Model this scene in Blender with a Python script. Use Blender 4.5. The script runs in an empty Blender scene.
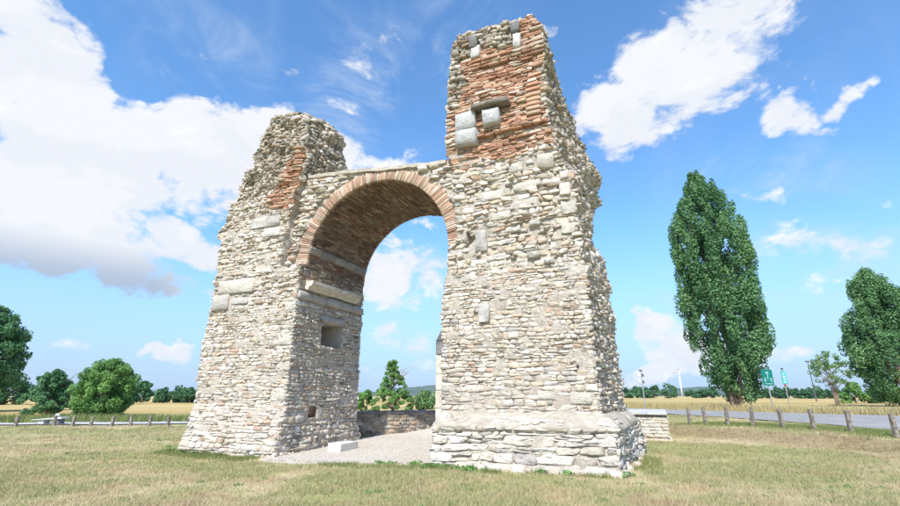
import bpy, bmesh, math
import numpy as np
R = math.radians
SC = bpy.context.scene
COL = SC.collection
rng = np.random.default_rng(7)

# ------------------------------------------------------------------ camera
CAM_H, F_PX, PITCH = 1.6, 457.04, R(17.385)
cam_d = bpy.data.cameras.new('camera'); cam = bpy.data.objects.new('camera', cam_d); COL.objects.link(cam)
cam.location = (0, 0, CAM_H); cam.rotation_euler = (R(90) + PITCH, 0, 0)
cam_d.sensor_width = 36; cam_d.lens = 36 * F_PX / 900; cam_d.clip_end = 30000; cam_d.clip_start = .1
SC.camera = cam

# ------------------------------------------------------------------ light
SUN_EL, SUN_AZ = R(48), R(180 + 17.5)          # azimuth clockwise from +Y: behind the camera, to its left
sv = (math.cos(SUN_EL) * math.sin(SUN_AZ), math.cos(SUN_EL) * math.cos(SUN_AZ), math.sin(SUN_EL))
sun_d = bpy.data.lights.new('sun', 'SUN'); sun = bpy.data.objects.new('sun', sun_d); COL.objects.link(sun)
sun_d.energy = 3.3; sun_d.angle = R(.55); sun_d.color = (1, .965, .91)
from mathutils import Vector
sun.rotation_euler = Vector(sv).to_track_quat('Z', 'Y').to_euler()
SC.view_settings.view_transform = 'Standard'; SC.view_settings.look = 'None'
SC.view_settings.exposure = 1.0; SC.view_settings.gamma = 1

# ------------------------------------------------------------------ node helpers
class NT:
    def __init__(s, tree): s.t = tree; s.n = tree.nodes; s.l = tree.links
    def new(s, typ, **kw):
        n = s.n.new(typ)
        for k, v in kw.items(): setattr(n, k, v)
        return n
    def set(s, sock, v):
        if hasattr(v, 'links'): s.l.new(v, sock)
        else: sock.default_value = v
    def m(s, op, a, b=None, c=None, clamp=False):
        n = s.new('ShaderNodeMath', operation=op, use_clamp=clamp)
        s.set(n.inputs[0], a)
        if b is not None: s.set(n.inputs[1], b)
        if c is not None: s.set(n.inputs[2], c)
        return n.outputs[0]
    def vm(s, op, a, b=None):
        n = s.new('ShaderNodeVectorMath', operation=op)
        s.set(n.inputs[0], a)
        if b is not None: s.set(n.inputs[1], b)
        return n
    def noise(s, vec, scale, detail=4, rough=.55, dist=0, dim='3D'):
        n = s.new('ShaderNodeTexNoise', noise_dimensions=dim)
        if vec is not None: s.l.new(vec, n.inputs['Vector'])
        n.inputs['Scale'].default_value = scale; n.inputs['Detail'].default_value = detail
        n.inputs['Roughness'].default_value = rough; n.inputs['Distortion'].default_value = dist
        return n.outputs['Fac']
    def ramp(s, v, lo, hi, smooth=True):
        n = s.new('ShaderNodeMapRange', interpolation_type='SMOOTHSTEP' if smooth else 'LINEAR')
        s.set(n.inputs['Value'], v); n.inputs['From Min'].default_value = lo; n.inputs['From Max'].default_value = hi
        return n.outputs[0]
    def mix(s, f, a, b, blend='MIX'):
        n = s.new('ShaderNodeMix', data_type='RGBA', blend_type=blend)
        s.set(n.inputs[0], f); s.set(n.inputs[6], a); s.set(n.inputs[7], b)
        return n.outputs[2]
def c4(c): return (c[0], c[1], c[2], 1)

# ------------------------------------------------------------------ world: clear sky with clouds
W = bpy.data.worlds.new('World'); SC.world = W; W.use_nodes = True
w = NT(W.node_tree); w.n.clear()
sky = w.new('ShaderNodeTexSky', sky_type='NISHITA', sun_disc=False)
sky.sun_elevation = SUN_EL; sky.sun_rotation = SUN_AZ; sky.air_density = 1.15; sky.dust_density = .3; sky.ozone_density = 1.6; sky.altitude = 150
tc = w.new('ShaderNodeTexCoord'); D = tc.outputs['Generated']
sep = w.new('ShaderNodeSeparateXYZ'); w.l.new(D, sep.inputs[0])
az = w.m('MULTIPLY', w.m('ARCTAN2', sep.outputs[0], sep.outputs[1]), 180 / math.pi)
el = w.m('MULTIPLY', w.m('ARCSINE', sep.outputs[2]), 180 / math.pi)
sc_ = w.new('ShaderNodeVectorMath', operation='MULTIPLY'); w.l.new(D, sc_.inputs[0]); sc_.inputs[1].default_value = (1, 1, 1.7)
CV = sc_.outputs[0]
def wob(off, s1, a1, s2, a2):
    v = w.new('ShaderNodeVectorMath', operation='ADD'); w.l.new(D, v.inputs[0]); v.inputs[1].default_value = off
    return w.m('ADD', w.m('MULTIPLY', w.m('SUBTRACT', w.noise(v.outputs[0], s1, 2, .5), .5), a1), w.m('MULTIPLY', w.m('SUBTRACT', w.noise(v.outputs[0], s2, 3, .6), .5), a2))
azw = w.m('ADD', az, wob((3.1, 1.7, 5.2), 6, 14, 22, 5)); elw = w.m('ADD', el, wob((9.4, 4.4, 2.3), 7, 9, 24, 3.5))
def blob(a0, e0, wa, we, amp=1):
    wa, we = wa * 1.12, we * 1.12
    x = w.m('MULTIPLY', w.m('SUBTRACT', azw, a0), 1 / wa); y = w.m('MULTIPLY', w.m('SUBTRACT', elw, e0), 1 / we)
    r2 = w.m('ADD', w.m('MULTIPLY', x, x), w.m('MULTIPLY', y, y))
    return w.m('MULTIPLY', w.m('SUBTRACT', 1.0, r2, clamp=True), amp)
#CLOUDS = (azimuth, elevation, half widths, strength) of each bank of cloud
CLOUDS = [(-48.6, 29.2, 5.7, 6.1, 1.7), (-43.1, 22.9, 9.1, 7.7, 1.9), (-36.2, 23.5, 8.2, 6.0, 1.8), (-30.1, 26.6, 7.9, 5.8, 1.8), (-24.5, 27.8, 7.0, 5.0, 1.6), (-16.4, 28.5, 5.8, 3.5, 1.4), (-11.0, 27.8, 3.4, 2.6, 1.0), (-42.2, 14.8, 9.6, 3.3, 1.3), (-32.2, 17.4, 6.7, 2.3, 1.0), (-31.5, 12.2, 4.7, 1.9, 1.2), (-39.6, 6.0, 3.3, 1.1, 0.8), (-31.4, 3.8, 3.4, 1.4, 1.1), (-7.1, 14.5, 7.0, 4.7, 1.2), (-8.6, 18.8, 3.9, 2.7, 0.9), (-6.2, 6.0, 6.7, 3.0, 0.85), (-9.0, 2.4, 3.5, 1.2, 0.8), (32.2, 34.6, 10.8, 6.0, 1.35), (25.8, 32.0, 8.2, 4.8, 1.3), (24.0, 28.5, 6.5, 3.2, 1.3), (20.5, 33.5, 5, 4.5, 1.3), (30, 4, 9, 2.6, 1.0), (40, 14, 9, 2.2, .9), (37.9, 37.7, 6.4, 3.5, 1.2), (41.7, 27.4, 4.9, 2.4, 0.95), (47.1, 27.6, 2.6, 1.5, 0.95), (44.4, 24.9, 3.7, 1.2, 0.7), (27.8, 22.6, 4.3, 1.8, 0.6), (23.9, 5.5, 5.2, 3.1, 1.15), (21.9, 2.6, 5.2, 1.5, 0.9), (28.3, 4.8, 3.8, 2.1, 0.8), (37.8, 15.2, 4.6, 1.8, 0.7), (42.8, 14.2, 4.3, 2.0, 0.75), (44.4, 11.5, 3.0, 2.0, 0.8), (36.9, 3.8, 3.1, 1.3, 0.8), (36.6, 20.7, 3.5, 1.6, 0.5), (46.3, 18.7, 1.6, 0.7, 0.7), (40.7, 9.7, 3.7, 0.9, 0.5), (27.1, 10.3, 4.0, 1.1, 0.4), (-28.1, 38.3, 3.3, 1.4, 0.6), (-24.6, 36.6, 2.7, 1.4, 0.6), (-32.4, 35.6, 2.4, 1.0, 0.45), (-14.5, 36.1, 6.2, 5.4, 0.48), (-10.6, 41.9, 7.4, 4.6, 0.35), (16.7, 43.2, 3.6, 1.0, 0.7), (-4.0, 20.5, 2.7, 1.0, 0.6), (-20.1, 36.9, 4.0, 2.1, 0.45), (-43.2, 9.4, 4.1, 0.7, 0.5), (-41, 19.5, 12, 5, 1.6), (-33, 20.5, 8, 4, 1.3), (-47, 17, 8, 5, 1.6), (-43, 14.5, 15, 4.5, 1.9), (-33, 16, 9, 3.5, 1.5), (-31.5, 12.0, 5.5, 2.2, 1.4)]
mask = None
for b in CLOUDS:
    o = blob(*b); mask = o if mask is None else w.m('MAXIMUM', mask, o)
# the sky beyond the picture carries the same kind of fair-weather cloud
wide = w.m('MULTIPLY', w.ramp(w.noise(CV, 1.6, 2, .5), .47, .72), w.ramp(w.m('ABSOLUTE', az), 50, 64))
mask = w.m('MAXIMUM', mask, wide)
n1 = w.noise(CV, 5.5, 10, .64, .35); n2 = w.noise(CV, 15, 9, .68, .3)
dens = w.m('ADD', mask, w.m('MULTIPLY', w.m('SUBTRACT', n1, .5), 2.3))
vo = w.new('ShaderNodeTexVoronoi', feature='F1'); vo.inputs['Scale'].default_value = 11; vo.inputs['Detail'].default_value = 4; vo.inputs['Roughness'].default_value = .55; vo.inputs['Lacunarity'].default_value = 2.2
wrp = w.new('ShaderNodeVectorMath', operation='ADD'); w.l.new(CV, wrp.inputs[0]); wn = w.new('ShaderNodeTexNoise'); w.l.new(CV, wn.inputs['Vector']); wn.inputs['Scale'].default_value = 7; wn.inputs['Detail'].default_value = 3
wsc = w.new('ShaderNodeVectorMath', operation='MULTIPLY_ADD'); w.l.new(wn.outputs['Color'], wsc.inputs[0]); wsc.inputs[1].default_value = (.16, .16, .16); wsc.inputs[2].default_value = (-.08, -.08, -.08); w.l.new(wsc.outputs[0], wrp.inputs[1])
w.l.new(wrp.outputs[0], vo.inputs['Vector']); puff = vo.outputs['Distance']
dens = w.m('ADD', dens, w.m('MULTIPLY', w.m('SUBTRACT', n2, .5), .9))
dens = w.m('ADD', dens, w.m('MULTIPLY', w.m('SUBTRACT', .80, puff), .75))
alpha = w.m('MULTIPLY', w.ramp(dens, .22, .92), w.ramp(mask, .0, .3))
up = w.new('ShaderNodeVectorMath', operation='ADD'); w.l.new(CV, up.inputs[0]); up.inputs[1].default_value = (-.05, -.03, .11)
n3 = w.noise(up.outputs[0], 5.5, 5, .55, .25)
shade = w.m('MULTIPLY', w.m('ADD', w.ramp(w.m('SUBTRACT', n3, n1), -.10, .16), w.m('MULTIPLY', w.ramp(puff, .3, .75), .7)), w.ramp(mask, .2, .8), clamp=True)
low = w.m('MULTIPLY', w.ramp(el, 17.5, 10.5), w.ramp(el, 6.5, 10))           # flat grey bases of the big bank
low = w.m('MULTIPLY', low, w.ramp(az, -24, -34))
shade = w.m('MAXIMUM', w.m('MULTIPLY', shade, .30), w.m('MULTIPLY', low, .95))
cir = w.new('ShaderNodeMapping'); w.l.new(D, cir.inputs[0]); cir.inputs['Rotation'].default_value = (.5, .35, .6); cir.inputs['Scale'].default_value = (4.2, 1.8, 2.0)
wisp = w.m('MULTIPLY', w.ramp(w.noise(cir.outputs[0], 1.5, 9, .62, .9), .46, .92), .42)
haze_w = w.m('MULTIPLY', w.ramp(el, 22, -3), .97)
skyc = w.mix(1.0, sky.outputs[0], (.53, .80, 1.0, 1), 'MULTIPLY')
CLOUD_V = 3.95
ccol = w.mix(shade, (CLOUD_V, CLOUD_V * 1.0, CLOUD_V * 1.02, 1), (CLOUD_V * .40, CLOUD_V * .50, CLOUD_V * .66, 1))
veil = None
for b in [(-13, 36, 12, 10, 1), (2, 40, 14, 8, .8), (42, 13, 14, 7, 1.2), (36, 21, 12, 5, .9), (30, 10, 10, 6, .7), (-30, 36, 12, 6, .6), (-6, 10, 10, 9, .8)]:
    o = blob(*b); veil = o if veil is None else w.m('MAXIMUM', veil, o)
veil = w.m('MULTIPLY', veil, w.m('MULTIPLY', w.ramp(w.noise(CV, 4.2, 9, .68, 1.4), .40, .78), .62))
thin = w.m('MAXIMUM', wisp, haze_w)
skyc = w.mix(thin, skyc, (1.75, 2.3, 3.2, 1))
skyc = w.mix(veil, skyc, (2.6, 3.0, 3.5, 1))
skyc = w.mix(alpha, skyc, ccol)
bg = w.new('ShaderNodeBackground'); w.l.new(skyc, bg.inputs[0]); bg.inputs[1].default_value = .135
wo = w.new('ShaderNodeOutputWorld'); w.l.new(bg.outputs[0], wo.inputs[0])

# ------------------------------------------------------------------ numeric helpers
def vnoise(P, f, seed=0):
    P = np.asarray(P, float) * f + seed * 17.31 + 1000
    i = np.floor(P).astype(np.int64); t = P - i; t = t * t * (3 - 2 * t)
    def h(a, b, c):
        n = (a * 374761393 + b * 668265263 + c * 2147483647 + seed * 974711) & 0x7fffffff
        n = ((n ^ (n >> 13)) * 1274126177) & 0x7fffffff
        return ((n ^ (n >> 16)) & 0xffff) / 65535.0
    o = 0
    for dx in (0, 1):
        for dy in (0, 1):
            for dz in (0, 1):
                wt = (t[..., 0] if dx else 1 - t[..., 0]) * (t[..., 1] if dy else 1 - t[..., 1]) * (t[..., 2] if dz else 1 - t[..., 2])
                o = o + wt * h(i[..., 0] + dx, i[..., 1] + dy, i[..., 2] + dz)
    return o * 2 - 1
def fbm(P, f, seed=0, o=3):
    return sum(vnoise(P, f * 2 ** k, seed + k) * .5 ** k for k in range(o))
def smooth(a, b, x):
    t = np.clip((x - a) / (b - a), 0, 1); return t * t * (3 - 2 * t)

def link(name, data, parent=None, loc=None):
    o = bpy.data.objects.new(name, data); COL.objects.link(o)
    if parent: o.parent = parent
    if loc is not None: o.location = loc
    return o
def tag(o, label=None, cat=None, group=None, kind=None):
    for k, v in (('label', label), ('category', cat), ('group', group), ('kind', kind)):
        if v: o[k] = v
    return o
def empty(name, loc=(0, 0, 0), rz=0):
    o = link(name, None); o.location = loc; o.rotation_euler = (0, 0, rz); o.empty_display_size = .2; return o
def mesh_arrays(name, V, faces, mat, cols=None, shade=False):
    """faces: list of index arrays (n,3) or (n,4)"""
    me = bpy.data.meshes.new(name)
    V = np.asarray(V, np.float32).reshape(-1, 3)
    faces = [np.asarray(f, np.int32) for f in faces if len(f)]
    tot = np.concatenate([np.full(len(f), f.shape[1], np.int32) for f in faces])
    idx = np.concatenate([f.ravel() for f in faces])
    me.vertices.add(len(V)); me.vertices.foreach_set('co', V.ravel())
    me.loops.add(len(idx)); me.loops.foreach_set('vertex_index', idx)
    me.polygons.add(len(tot)); st = np.zeros(len(tot), np.int32); st[1:] = np.cumsum(tot)[:-1]
    me.polygons.foreach_set('loop_start', st); me.polygons.foreach_set('loop_total', tot)
    me.update(calc_edges=True)
    if cols is not None:
        a = me.color_attributes.new('Col', 'FLOAT_COLOR', 'POINT')
        cc = np.ones((len(V), 4), np.float32); cc[:, :3] = np.asarray(cols).reshape(-1, 3)
        a.data.foreach_set('color', cc.ravel())
    if shade: me.polygons.foreach_set('use_smooth', np.ones(len(tot), bool))
    if mat: me.materials.append(mat)
    return me

class MB:
    """small mesh collector: boxes, tubes, prisms"""
    def __init__(s): s.v = []; s.f = []
    def add(s, v, f):
        b = len(s.v); s.v += [tuple(map(float, p)) for p in v]; s.f += [tuple(i + b for i in q) for q in f]; return s
    def box(s, a, b, jit=0, bev=0):
        (x0, y0, z0), (x1, y1, z1) = a, b
        v = np.array([(x0, y0, z0), (x1, y0, z0), (x1, y1, z0), (x0, y1, z0), (x0, y0, z1), (x1, y0, z1), (x1, y1, z1), (x0, y1, z1)], float)
        if jit: v += rng.uniform(-jit, jit, v.shape)
        return s.add(v, [(0, 3, 2, 1), (4, 5, 6, 7), (0, 1, 5, 4), (1, 2, 6, 5), (2, 3, 7, 6), (3, 0, 4, 7)])
    def tube(s, pts, rad, n=8, cap=True):
        pts = [np.array(p, float) for p in pts]; rings = []
        for i, p in enumerate(pts):
            t = pts[min(i + 1, len(pts) - 1)] - pts[max(i - 1, 0)]; t /= np.linalg.norm(t) + 1e-9
            a = np.cross(t, (0, 0, 1) if abs(t[2]) < .9 else (1, 0, 0)); a /= np.linalg.norm(a); b = np.cross(t, a)
            r = rad[i] if hasattr(rad, '__len__') else rad
            rings.append([p + r * (math.cos(2 * math.pi * k / n) * a + math.sin(2 * math.pi * k / n) * b) for k in range(n)])
        v = [q for r_ in rings for q in r_]; f = []
        for i in range(len(pts) - 1):
            for k in range(n):
                f.append((i * n + k, i * n + (k + 1) % n, (i + 1) * n + (k + 1) % n, (i + 1) * n + k))
        if cap: f += [tuple(range(n))[::-1], tuple((len(pts) - 1) * n + k for k in range(n))]
        return s.add(v, f)
    def mesh(s, name, mat, bevel=0, smooth=False, seg=1):
        me = bpy.data.meshes.new(name); me.from_pydata(s.v, [], s.f)
        bm = bmesh.new(); bm.from_mesh(me); bmesh.ops.recalc_face_normals(bm, faces=bm.faces)
        if bevel: bmesh.ops.bevel(bm, geom=bm.edges[:], offset=bevel, segments=seg, affect='EDGES', clamp_overlap=True)
        bm.to_mesh(me); bm.free()
        if smooth: me.polygons.foreach_set('use_smooth', np.ones(len(me.polygons), bool))
        me.materials.append(mat); return me
    def build(s, name, mat, parent=None, loc=None, **kw): return link(name, s.mesh(name, mat, **kw), parent, loc)

# ------------------------------------------------------------------ materials
def new_mat(name):
    m = bpy.data.materials.new(name); m.use_nodes = True
    t = NT(m.node_tree); b = t.n['Principled BSDF']; b.inputs['Roughness'].default_value = .9; b.inputs['Specular IOR Level'].default_value = .2
    return m, t, b
def bump(t, b, h, strength, dist):
    n = t.new('ShaderNodeBump'); n.inputs['Strength'].default_value = strength; n.inputs['Distance'].default_value = dist
    t.l.new(h, n.inputs['Height']); t.l.new(n.outputs[0], b.inputs['Normal'])
def attr_mat(name, vs=6, amp=.5, bs=30, bstr=.6, bd=.02, rough=.92, pits=True):
    m, t, b = new_mat(name); co = t.new('ShaderNodeTexCoord').outputs['Object']
    a = t.new('ShaderNodeAttribute', attribute_name='Col').outputs['Color']
    geo = t.new('ShaderNodeNewGeometry').outputs['Position']
    n = t.noise(geo, vs, 6, .65); n2 = t.noise(geo, bs, 4, .6); n3 = t.noise(geo, .9, 4, .6)
    k = t.m('ADD', t.m('MULTIPLY', t.m('SUBTRACT', n, .5), amp), 1.0)
    k = t.m('ADD', k, t.m('MULTIPLY', t.m('SUBTRACT', n2, .5), amp * .7))
    col = t.mix(1.0, a, t.new('ShaderNodeCombineColor').outputs[0], 'MULTIPLY')
    cc = [x for x in t.n if x.bl_idname == 'ShaderNodeCombineColor'][0]
    for i in range(3): t.l.new(k, cc.inputs[i])
    pit = t.m('MULTIPLY', t.ramp(t.noise(geo, 55, 3, .6), .55, .70), .42); col = t.mix(pit, col, (.20, .16, .12, 1))
    # weather stains of their own shape: grey lichen and ochre iron marks
    col = t.mix(t.m('MULTIPLY', t.ramp(t.noise(geo, 2.6, 8, .74), .54, .72), .42), col, (.34, .31, .27, 1))
    col = t.mix(t.m('MULTIPLY', t.ramp(n3, .54, .72), .35), col, (.58, .46, .33, 1))
    t.l.new(col, b.inputs['Base Color']); b.inputs['Roughness'].default_value = rough
    h = t.m('ADD', n2, t.m('MULTIPLY', n, 1.6))
    bump(t, b, h, bstr, bd); return m
M = {}
M['stone'] = attr_mat('limestone_rubble', 8, .65, 30, 1.0, .035)
M['brick'] = attr_mat('roman_brick', 9, .6, 40, .7, .015)
def noise_mat(name, c1, c2, scale, bs=30, bstr=.5, bd=.02, rough=.9, c3=None, s3=.6, lo=.35, hi=.65, metal=0):
    m, t, b = new_mat(name); geo = t.new('ShaderNodeNewGeometry').outputs['Position']
    n = t.noise(geo, scale, 7, .62)
    col = t.mix(t.ramp(n, lo, hi), c4(c1), c4(c2))
    if c3: col = t.mix(t.m('MULTIPLY', t.ramp(t.noise(geo, s3, 6, .6), .5, .68), .7), col, c4(c3))
    t.l.new(col, b.inputs['Base Color']); b.inputs['Roughness'].default_value = rough; b.inputs['Metallic'].default_value = metal
    n2 = t.noise(geo, bs, 5, .65); bump(t, b, t.m('ADD', n2, n), bstr, bd); return m
M['mortar'] = noise_mat('lime_mortar', (.47, .40, .325), (.66, .58, .49), 14, 60, 1.0, .04, c3=(.52, .44, .35))
M['cement'] = noise_mat('cement_capping', (.40, .35, .28), (.54, .48, .39), 6, 40, .9, .03, c3=(.34, .29, .23), s3=1.2)
M['concrete'] = noise_mat('grey_concrete', (.40, .39, .37), (.55, .54, .51), 5, 60, .4, .01)
M['darkcap'] = noise_mat('dark_coping', (.12, .115, .12), (.22, .21, .21), 5, 50, .4, .01)
M['white_block'] = noise_mat('white_limestone', (.52, .50, .46), (.66, .64, .60), 9, 60, .6, .01, c3=(.50, .46, .40), s3=2.5)
M['gravel'] = noise_mat('pale_gravel', (.49, .43, .355), (.66, .59, .50), 28, 90, .9, .02, c3=(.54, .46, .37), s3=.5)
M['asphalt'] = noise_mat('grey_asphalt', (.235, .225, .21), (.30, .29, .275), 3, 120, .4, .008, c3=(.34, .33, .31), s3=.25)
M['path'] = noise_mat('pale_path', (.38, .37, .35), (.48, .46, .43), 2, 90, .4, .008)
M['wood'] = noise_mat('weathered_wood', (.15, .12, .10), (.30, .26, .22), 9, 60, .6, .01)
M['bark'] = noise_mat('bark', (.16, .11, .08), (.34, .26, .20), 6, 22, 1.0, .05)
M['white_metal'] = noise_mat('white_painted_steel', (.74, .75, .76), (.80, .80, .80), 2, 30, .05, .002, .45)
M['grey_metal'] = noise_mat('galvanised_steel', (.36, .37, .38), (.46, .47, .48), 4, 60, .1, .003, .5, metal=.5)
M['dark_metal'] = noise_mat('dark_steel', (.08, .08, .09), (.13, .13, .14), 4, 60, .1, .003, .5)
M['green_sign'] = noise_mat('green_sign_face', (.005, .16, .13), (.008, .20, .16), 3, 30, .03, .001, .45)
M['cyan_sign'] = noise_mat('turquoise_sign_face', (.05, .40, .38), (.08, .48, .46), 3, 30, .03, .001, .45)
M['red'] = noise_mat('red_sign_paint', (.50, .03, .03), (.56, .05, .04), 3, 30, .03, .001, .45)
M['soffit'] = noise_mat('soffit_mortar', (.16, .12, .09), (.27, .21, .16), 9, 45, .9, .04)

def leaf_mat(name, c1, c2, tr=.22):
    m, t, b = new_mat(name); a = t.new('ShaderNodeAttribute', attribute_name='Col').outputs['Fac']
    geo = t.new('ShaderNodeNewGeometry').outputs['Position']
    f = t.m('ADD', t.m('MULTIPLY', a, .75), t.m('MULTIPLY', t.noise(geo, .5, 3), .4))
    col = t.mix(f, c4(c1), c4(c2)); t.l.new(col, b.inputs['Base Color']); b.inputs['Roughness'].default_value = .55
    b.inputs['Specular IOR Level'].default_value = .3
    tl = t.new('ShaderNodeBsdfTranslucent'); t.l.new(col, tl.inputs[0]); mx = t.new('ShaderNodeMixShader'); mx.inputs[0].default_value = tr
    t.l.new(b.outputs[0], mx.inputs[1]); t.l.new(tl.outputs[0], mx.inputs[2]); t.l.new(mx.outputs[0], t.n['Material Output'].inputs[0]); return m
M['leaf_poplar'] = leaf_mat('poplar_leaves', (.035, .125, .05), (.24, .42, .165), .35)
M['leaf_dark'] = leaf_mat('dark_leaves', (.035, .13, .06), (.18, .36, .14), .35)
M['leaf_mid'] = leaf_mat('mid_green_leaves', (.055, .18, .045), (.28, .47, .13), .35)
M['leaf_far'] = leaf_mat('far_leaves', (.035, .115, .05), (.12, .26, .10), .35)
M['leaf_pale'] = leaf_mat('pale_leaves', (.08, .19, .06), (.27, .42, .16), .35)
M['weed'] = leaf_mat('weed_leaves', (.07, .19, .04), (.24, .40, .12), .3)

# ------------------------------------------------------------------ terrain
PL0, PL1 = np.array([11.51, 23.37]), np.array([14.53, 15.97])          # line of the right-hand bollards
pld = (PL1 - PL0) / np.linalg.norm(PL1 - PL0); pln = np.array([-pld[1], pld[0]])
if pln[0] < 0: pln = -pln
GX, GY, YAW = -5.1383, 15.0202, .4094                                   # gate corner and turn
ge = np.array([math.cos(YAW), -math.sin(YAW)]); gn = np.array([math.sin(YAW), math.cos(YAW)])
def loc2w(s, d): return GX + s * ge[0] + d * gn[0], GY + s * ge[1] + d * gn[1]
def terrain(x, y):
    x = np.asarray(x, float); y = np.asarray(y, float)
    q = (x - PL0[0]) * pln[0] + (y - PL0[1]) * pln[1]
    z = .3 * smooth(-3.0, -.2, q) - .17 * np.exp(-((x + 6.6) / 4.6) ** 2 - ((y - 14.8) / 4.2) ** 2)
    z = z + .42 * np.exp(-((x - .6) / 1.9) ** 2 - ((y - 21.2) / 1.8) ** 2) * smooth(17.5, 19.5, y)
    P = np.stack([x, y, 0 * x], -1)
    z = z + .035 * vnoise(P, .45, 3) * smooth(4, 9, np.hypot(x, y)) + .02 * vnoise(P, 1.3, 5)
    return z
def axis(lo, hi, fine_lo, fine_hi, step):
    a = list(np.arange(fine_lo, fine_hi + 1e-6, step)); g = step
    x = fine_lo; L = []
    while x > lo: g *= 1.25; x -= g; L.append(x)
    g = step; x = fine_hi; H = []
    while x < hi: g *= 1.25; x += g; H.append(x)
    return np.array(L[::-1] + a + H)
ax_, ay_ = axis(-9000, 9000, -32, 32, .5), axis(-800, 9000, 4, 46, .5)
X, Y = np.meshgrid(ax_, ay_); Z = terrain(X, Y)
nx, ny = len(ax_), len(ay_); I = np.arange(nx * ny).reshape(ny, nx)
quads = np.stack([I[:-1, :-1], I[:-1, 1:], I[1:, 1:], I[1:, :-1]], -1).reshape(-1, 4)

# road edges (world x, y)
ROAD_N = [(19.0, 4), (18.2, 9), (17.6, 19.1), (16.6, 35), (13.5, 50), (7, 75), (-4, 110)]
ROAD_F = [(43, 6), (36, 18), (29.3, 31.6), (21.8, 45.7), (16.5, 60), (9, 82), (-2, 117)]
# ground colour: mown dry lawn near, wheat fields beyond the road
m, t, b = new_mat('dry_lawn_and_fields'); geo = t.new('ShaderNodeNewGeometry').outputs['Position']
sp = t.new('ShaderNodeSeparateXYZ'); t.l.new(geo, sp.inputs[0])
def lawn_colour(t, geo):
    big = t.noise(geo, .20, 5, .6, .8); med = t.noise(geo, .9, 6, .68, .6); fine = t.noise(geo, 11, 5, .7)
    f = t.m('ADD', t.m('MULTIPLY', big, 1.0), t.m('ADD', t.m('MULTIPLY', med, .7), t.m('MULTIPLY', fine, .3)))
    g = t.ramp(f, .85, 1.04)
    straw = t.mix(t.ramp(t.m('ADD', med, t.m('MULTIPLY', fine, .5)), .6, .9), (.45, .355, .20, 1), (.66, .56, .36, 1))
    green = t.mix(t.ramp(fine, .3, .7), (.215, .235, .08, 1), (.40, .375, .165, 1))
    col = t.mix(t.m('MULTIPLY', g, .9), straw, green)
    bare = t.m('MULTIPLY', t.ramp(t.noise(geo, .42, 6, .7, .5), .55, .68), .75)
    col = t.mix(bare, col, (.38, .26, .16, 1))
    sx = t.new('ShaderNodeSeparateXYZ'); t.l.new(geo, sx.inputs[0])
    q = t.m('ADD', t.m('MULTIPLY', t.m('SUBTRACT', sx.outputs[0], float(PL0[0])), float(pln[0])), t.m('MULTIPLY', t.m('SUBTRACT', sx.outputs[1], float(PL0[1])), float(pln[1])))
    q = t.m('ADD', q, t.m('MULTIPLY', t.m('SUBTRACT', med, .5), 2.2))
    bank = t.m('MULTIPLY', t.ramp(q, -3.6, -2.0), t.ramp(q, -.2, -1.0))
    return t.mix(t.m('MULTIPLY', bank, .8), col, t.mix(t.ramp(fine, .35, .65), (.20, .14, .075, 1), (.38, .29, .16, 1)))
lawn = lawn_colour(t, geo)
mp = t.new('ShaderNodeMapping'); t.l.new(geo, mp.inputs[0]); mp.inputs['Scale'].default_value = (.004, .022, 1)
band = t.noise(mp.outputs[0], 1.0, 3, .5)
wheat = t.mix(t.ramp(band, .4, .6), (.42, .30, .12, 1), (.50, .40, .19, 1))
wheat = t.mix(t.m('MULTIPLY', t.ramp(t.noise(geo, .6, 5, .6), .5, .7), .35), wheat, (.30, .24, .10, 1))
greenf = t.mix(t.ramp(band, .62, .66), wheat, (.13, .17, .06, 1))
dist = t.m('ADD', sp.outputs[1], t.m('MULTIPLY', t.noise(geo, .3, 3), 3.0))
verge = t.mix(t.ramp(t.noise(geo, .9, 5), .35, .6), (.09, .13, .04, 1), (.26, .22, .09, 1))
col = t.mix(t.ramp(dist, 31.0, 33.5), lawn, verge); col = t.mix(t.ramp(dist, 40, 44), col, greenf)
t.l.new(col, b.inputs['Base Color']); bump(t, b, t.noise(geo, 26, 5, .7), .9, .03); b.inputs['Specular IOR Level'].default_value = .05
M['ground'] = m
gro = link('ground', mesh_arrays('ground', np.stack([X, Y, Z], -1), [quads], M['ground'], shade=True))
tag(gro, 'dry mown lawn with green patches, wheat fields beyond', kind='structure')

def ribbon(name, A, B, mat, label, lift=.02, n=60, across=8):
    A = np.array(A, float); B = np.array(B, float)
    def res(P):
        d = np.r_[0, np.cumsum(np.hypot(*np.diff(P, axis=0).T))]; u = np.linspace(0, d[-1], n)
        return np.stack([np.interp(u, d, P[:, 0]), np.interp(u, d, P[:, 1])], 1)
    a, c = res(A), res(B); V = []
    for k in range(across + 1):
        p = a + (c - a) * k / across; V.append(np.c_[p, terrain(p[:, 0], p[:, 1]) + lift])
    V = np.array(V); i = np.arange((across + 1) * n).reshape(across + 1, n)
    q = np.stack([i[:-1, :-1], i[:-1, 1:], i[1:, 1:], i[1:, :-1]], -1).reshape(-1, 4)
    o = link(name, mesh_arrays(name, V, [q[:, ::-1]], mat)); tag(o, label, kind='structure'); return o
ribbon('road', ROAD_N, ROAD_F, M['asphalt'], 'grey asphalt road curving past behind the wooden bollards', .05)
ribbon('path', [(-90, 22), (-40, 25.8), (-23.6, 27.5), (-15.5, 28.6), (-4, 32), (12, 39.5)], [(-90, 24.5), (-40, 28.4), (-24.5, 30), (-16, 31), (-5, 34.6), (11, 42)], M['path'], 'pale path behind the left row of bollards', .06, 90)

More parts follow.
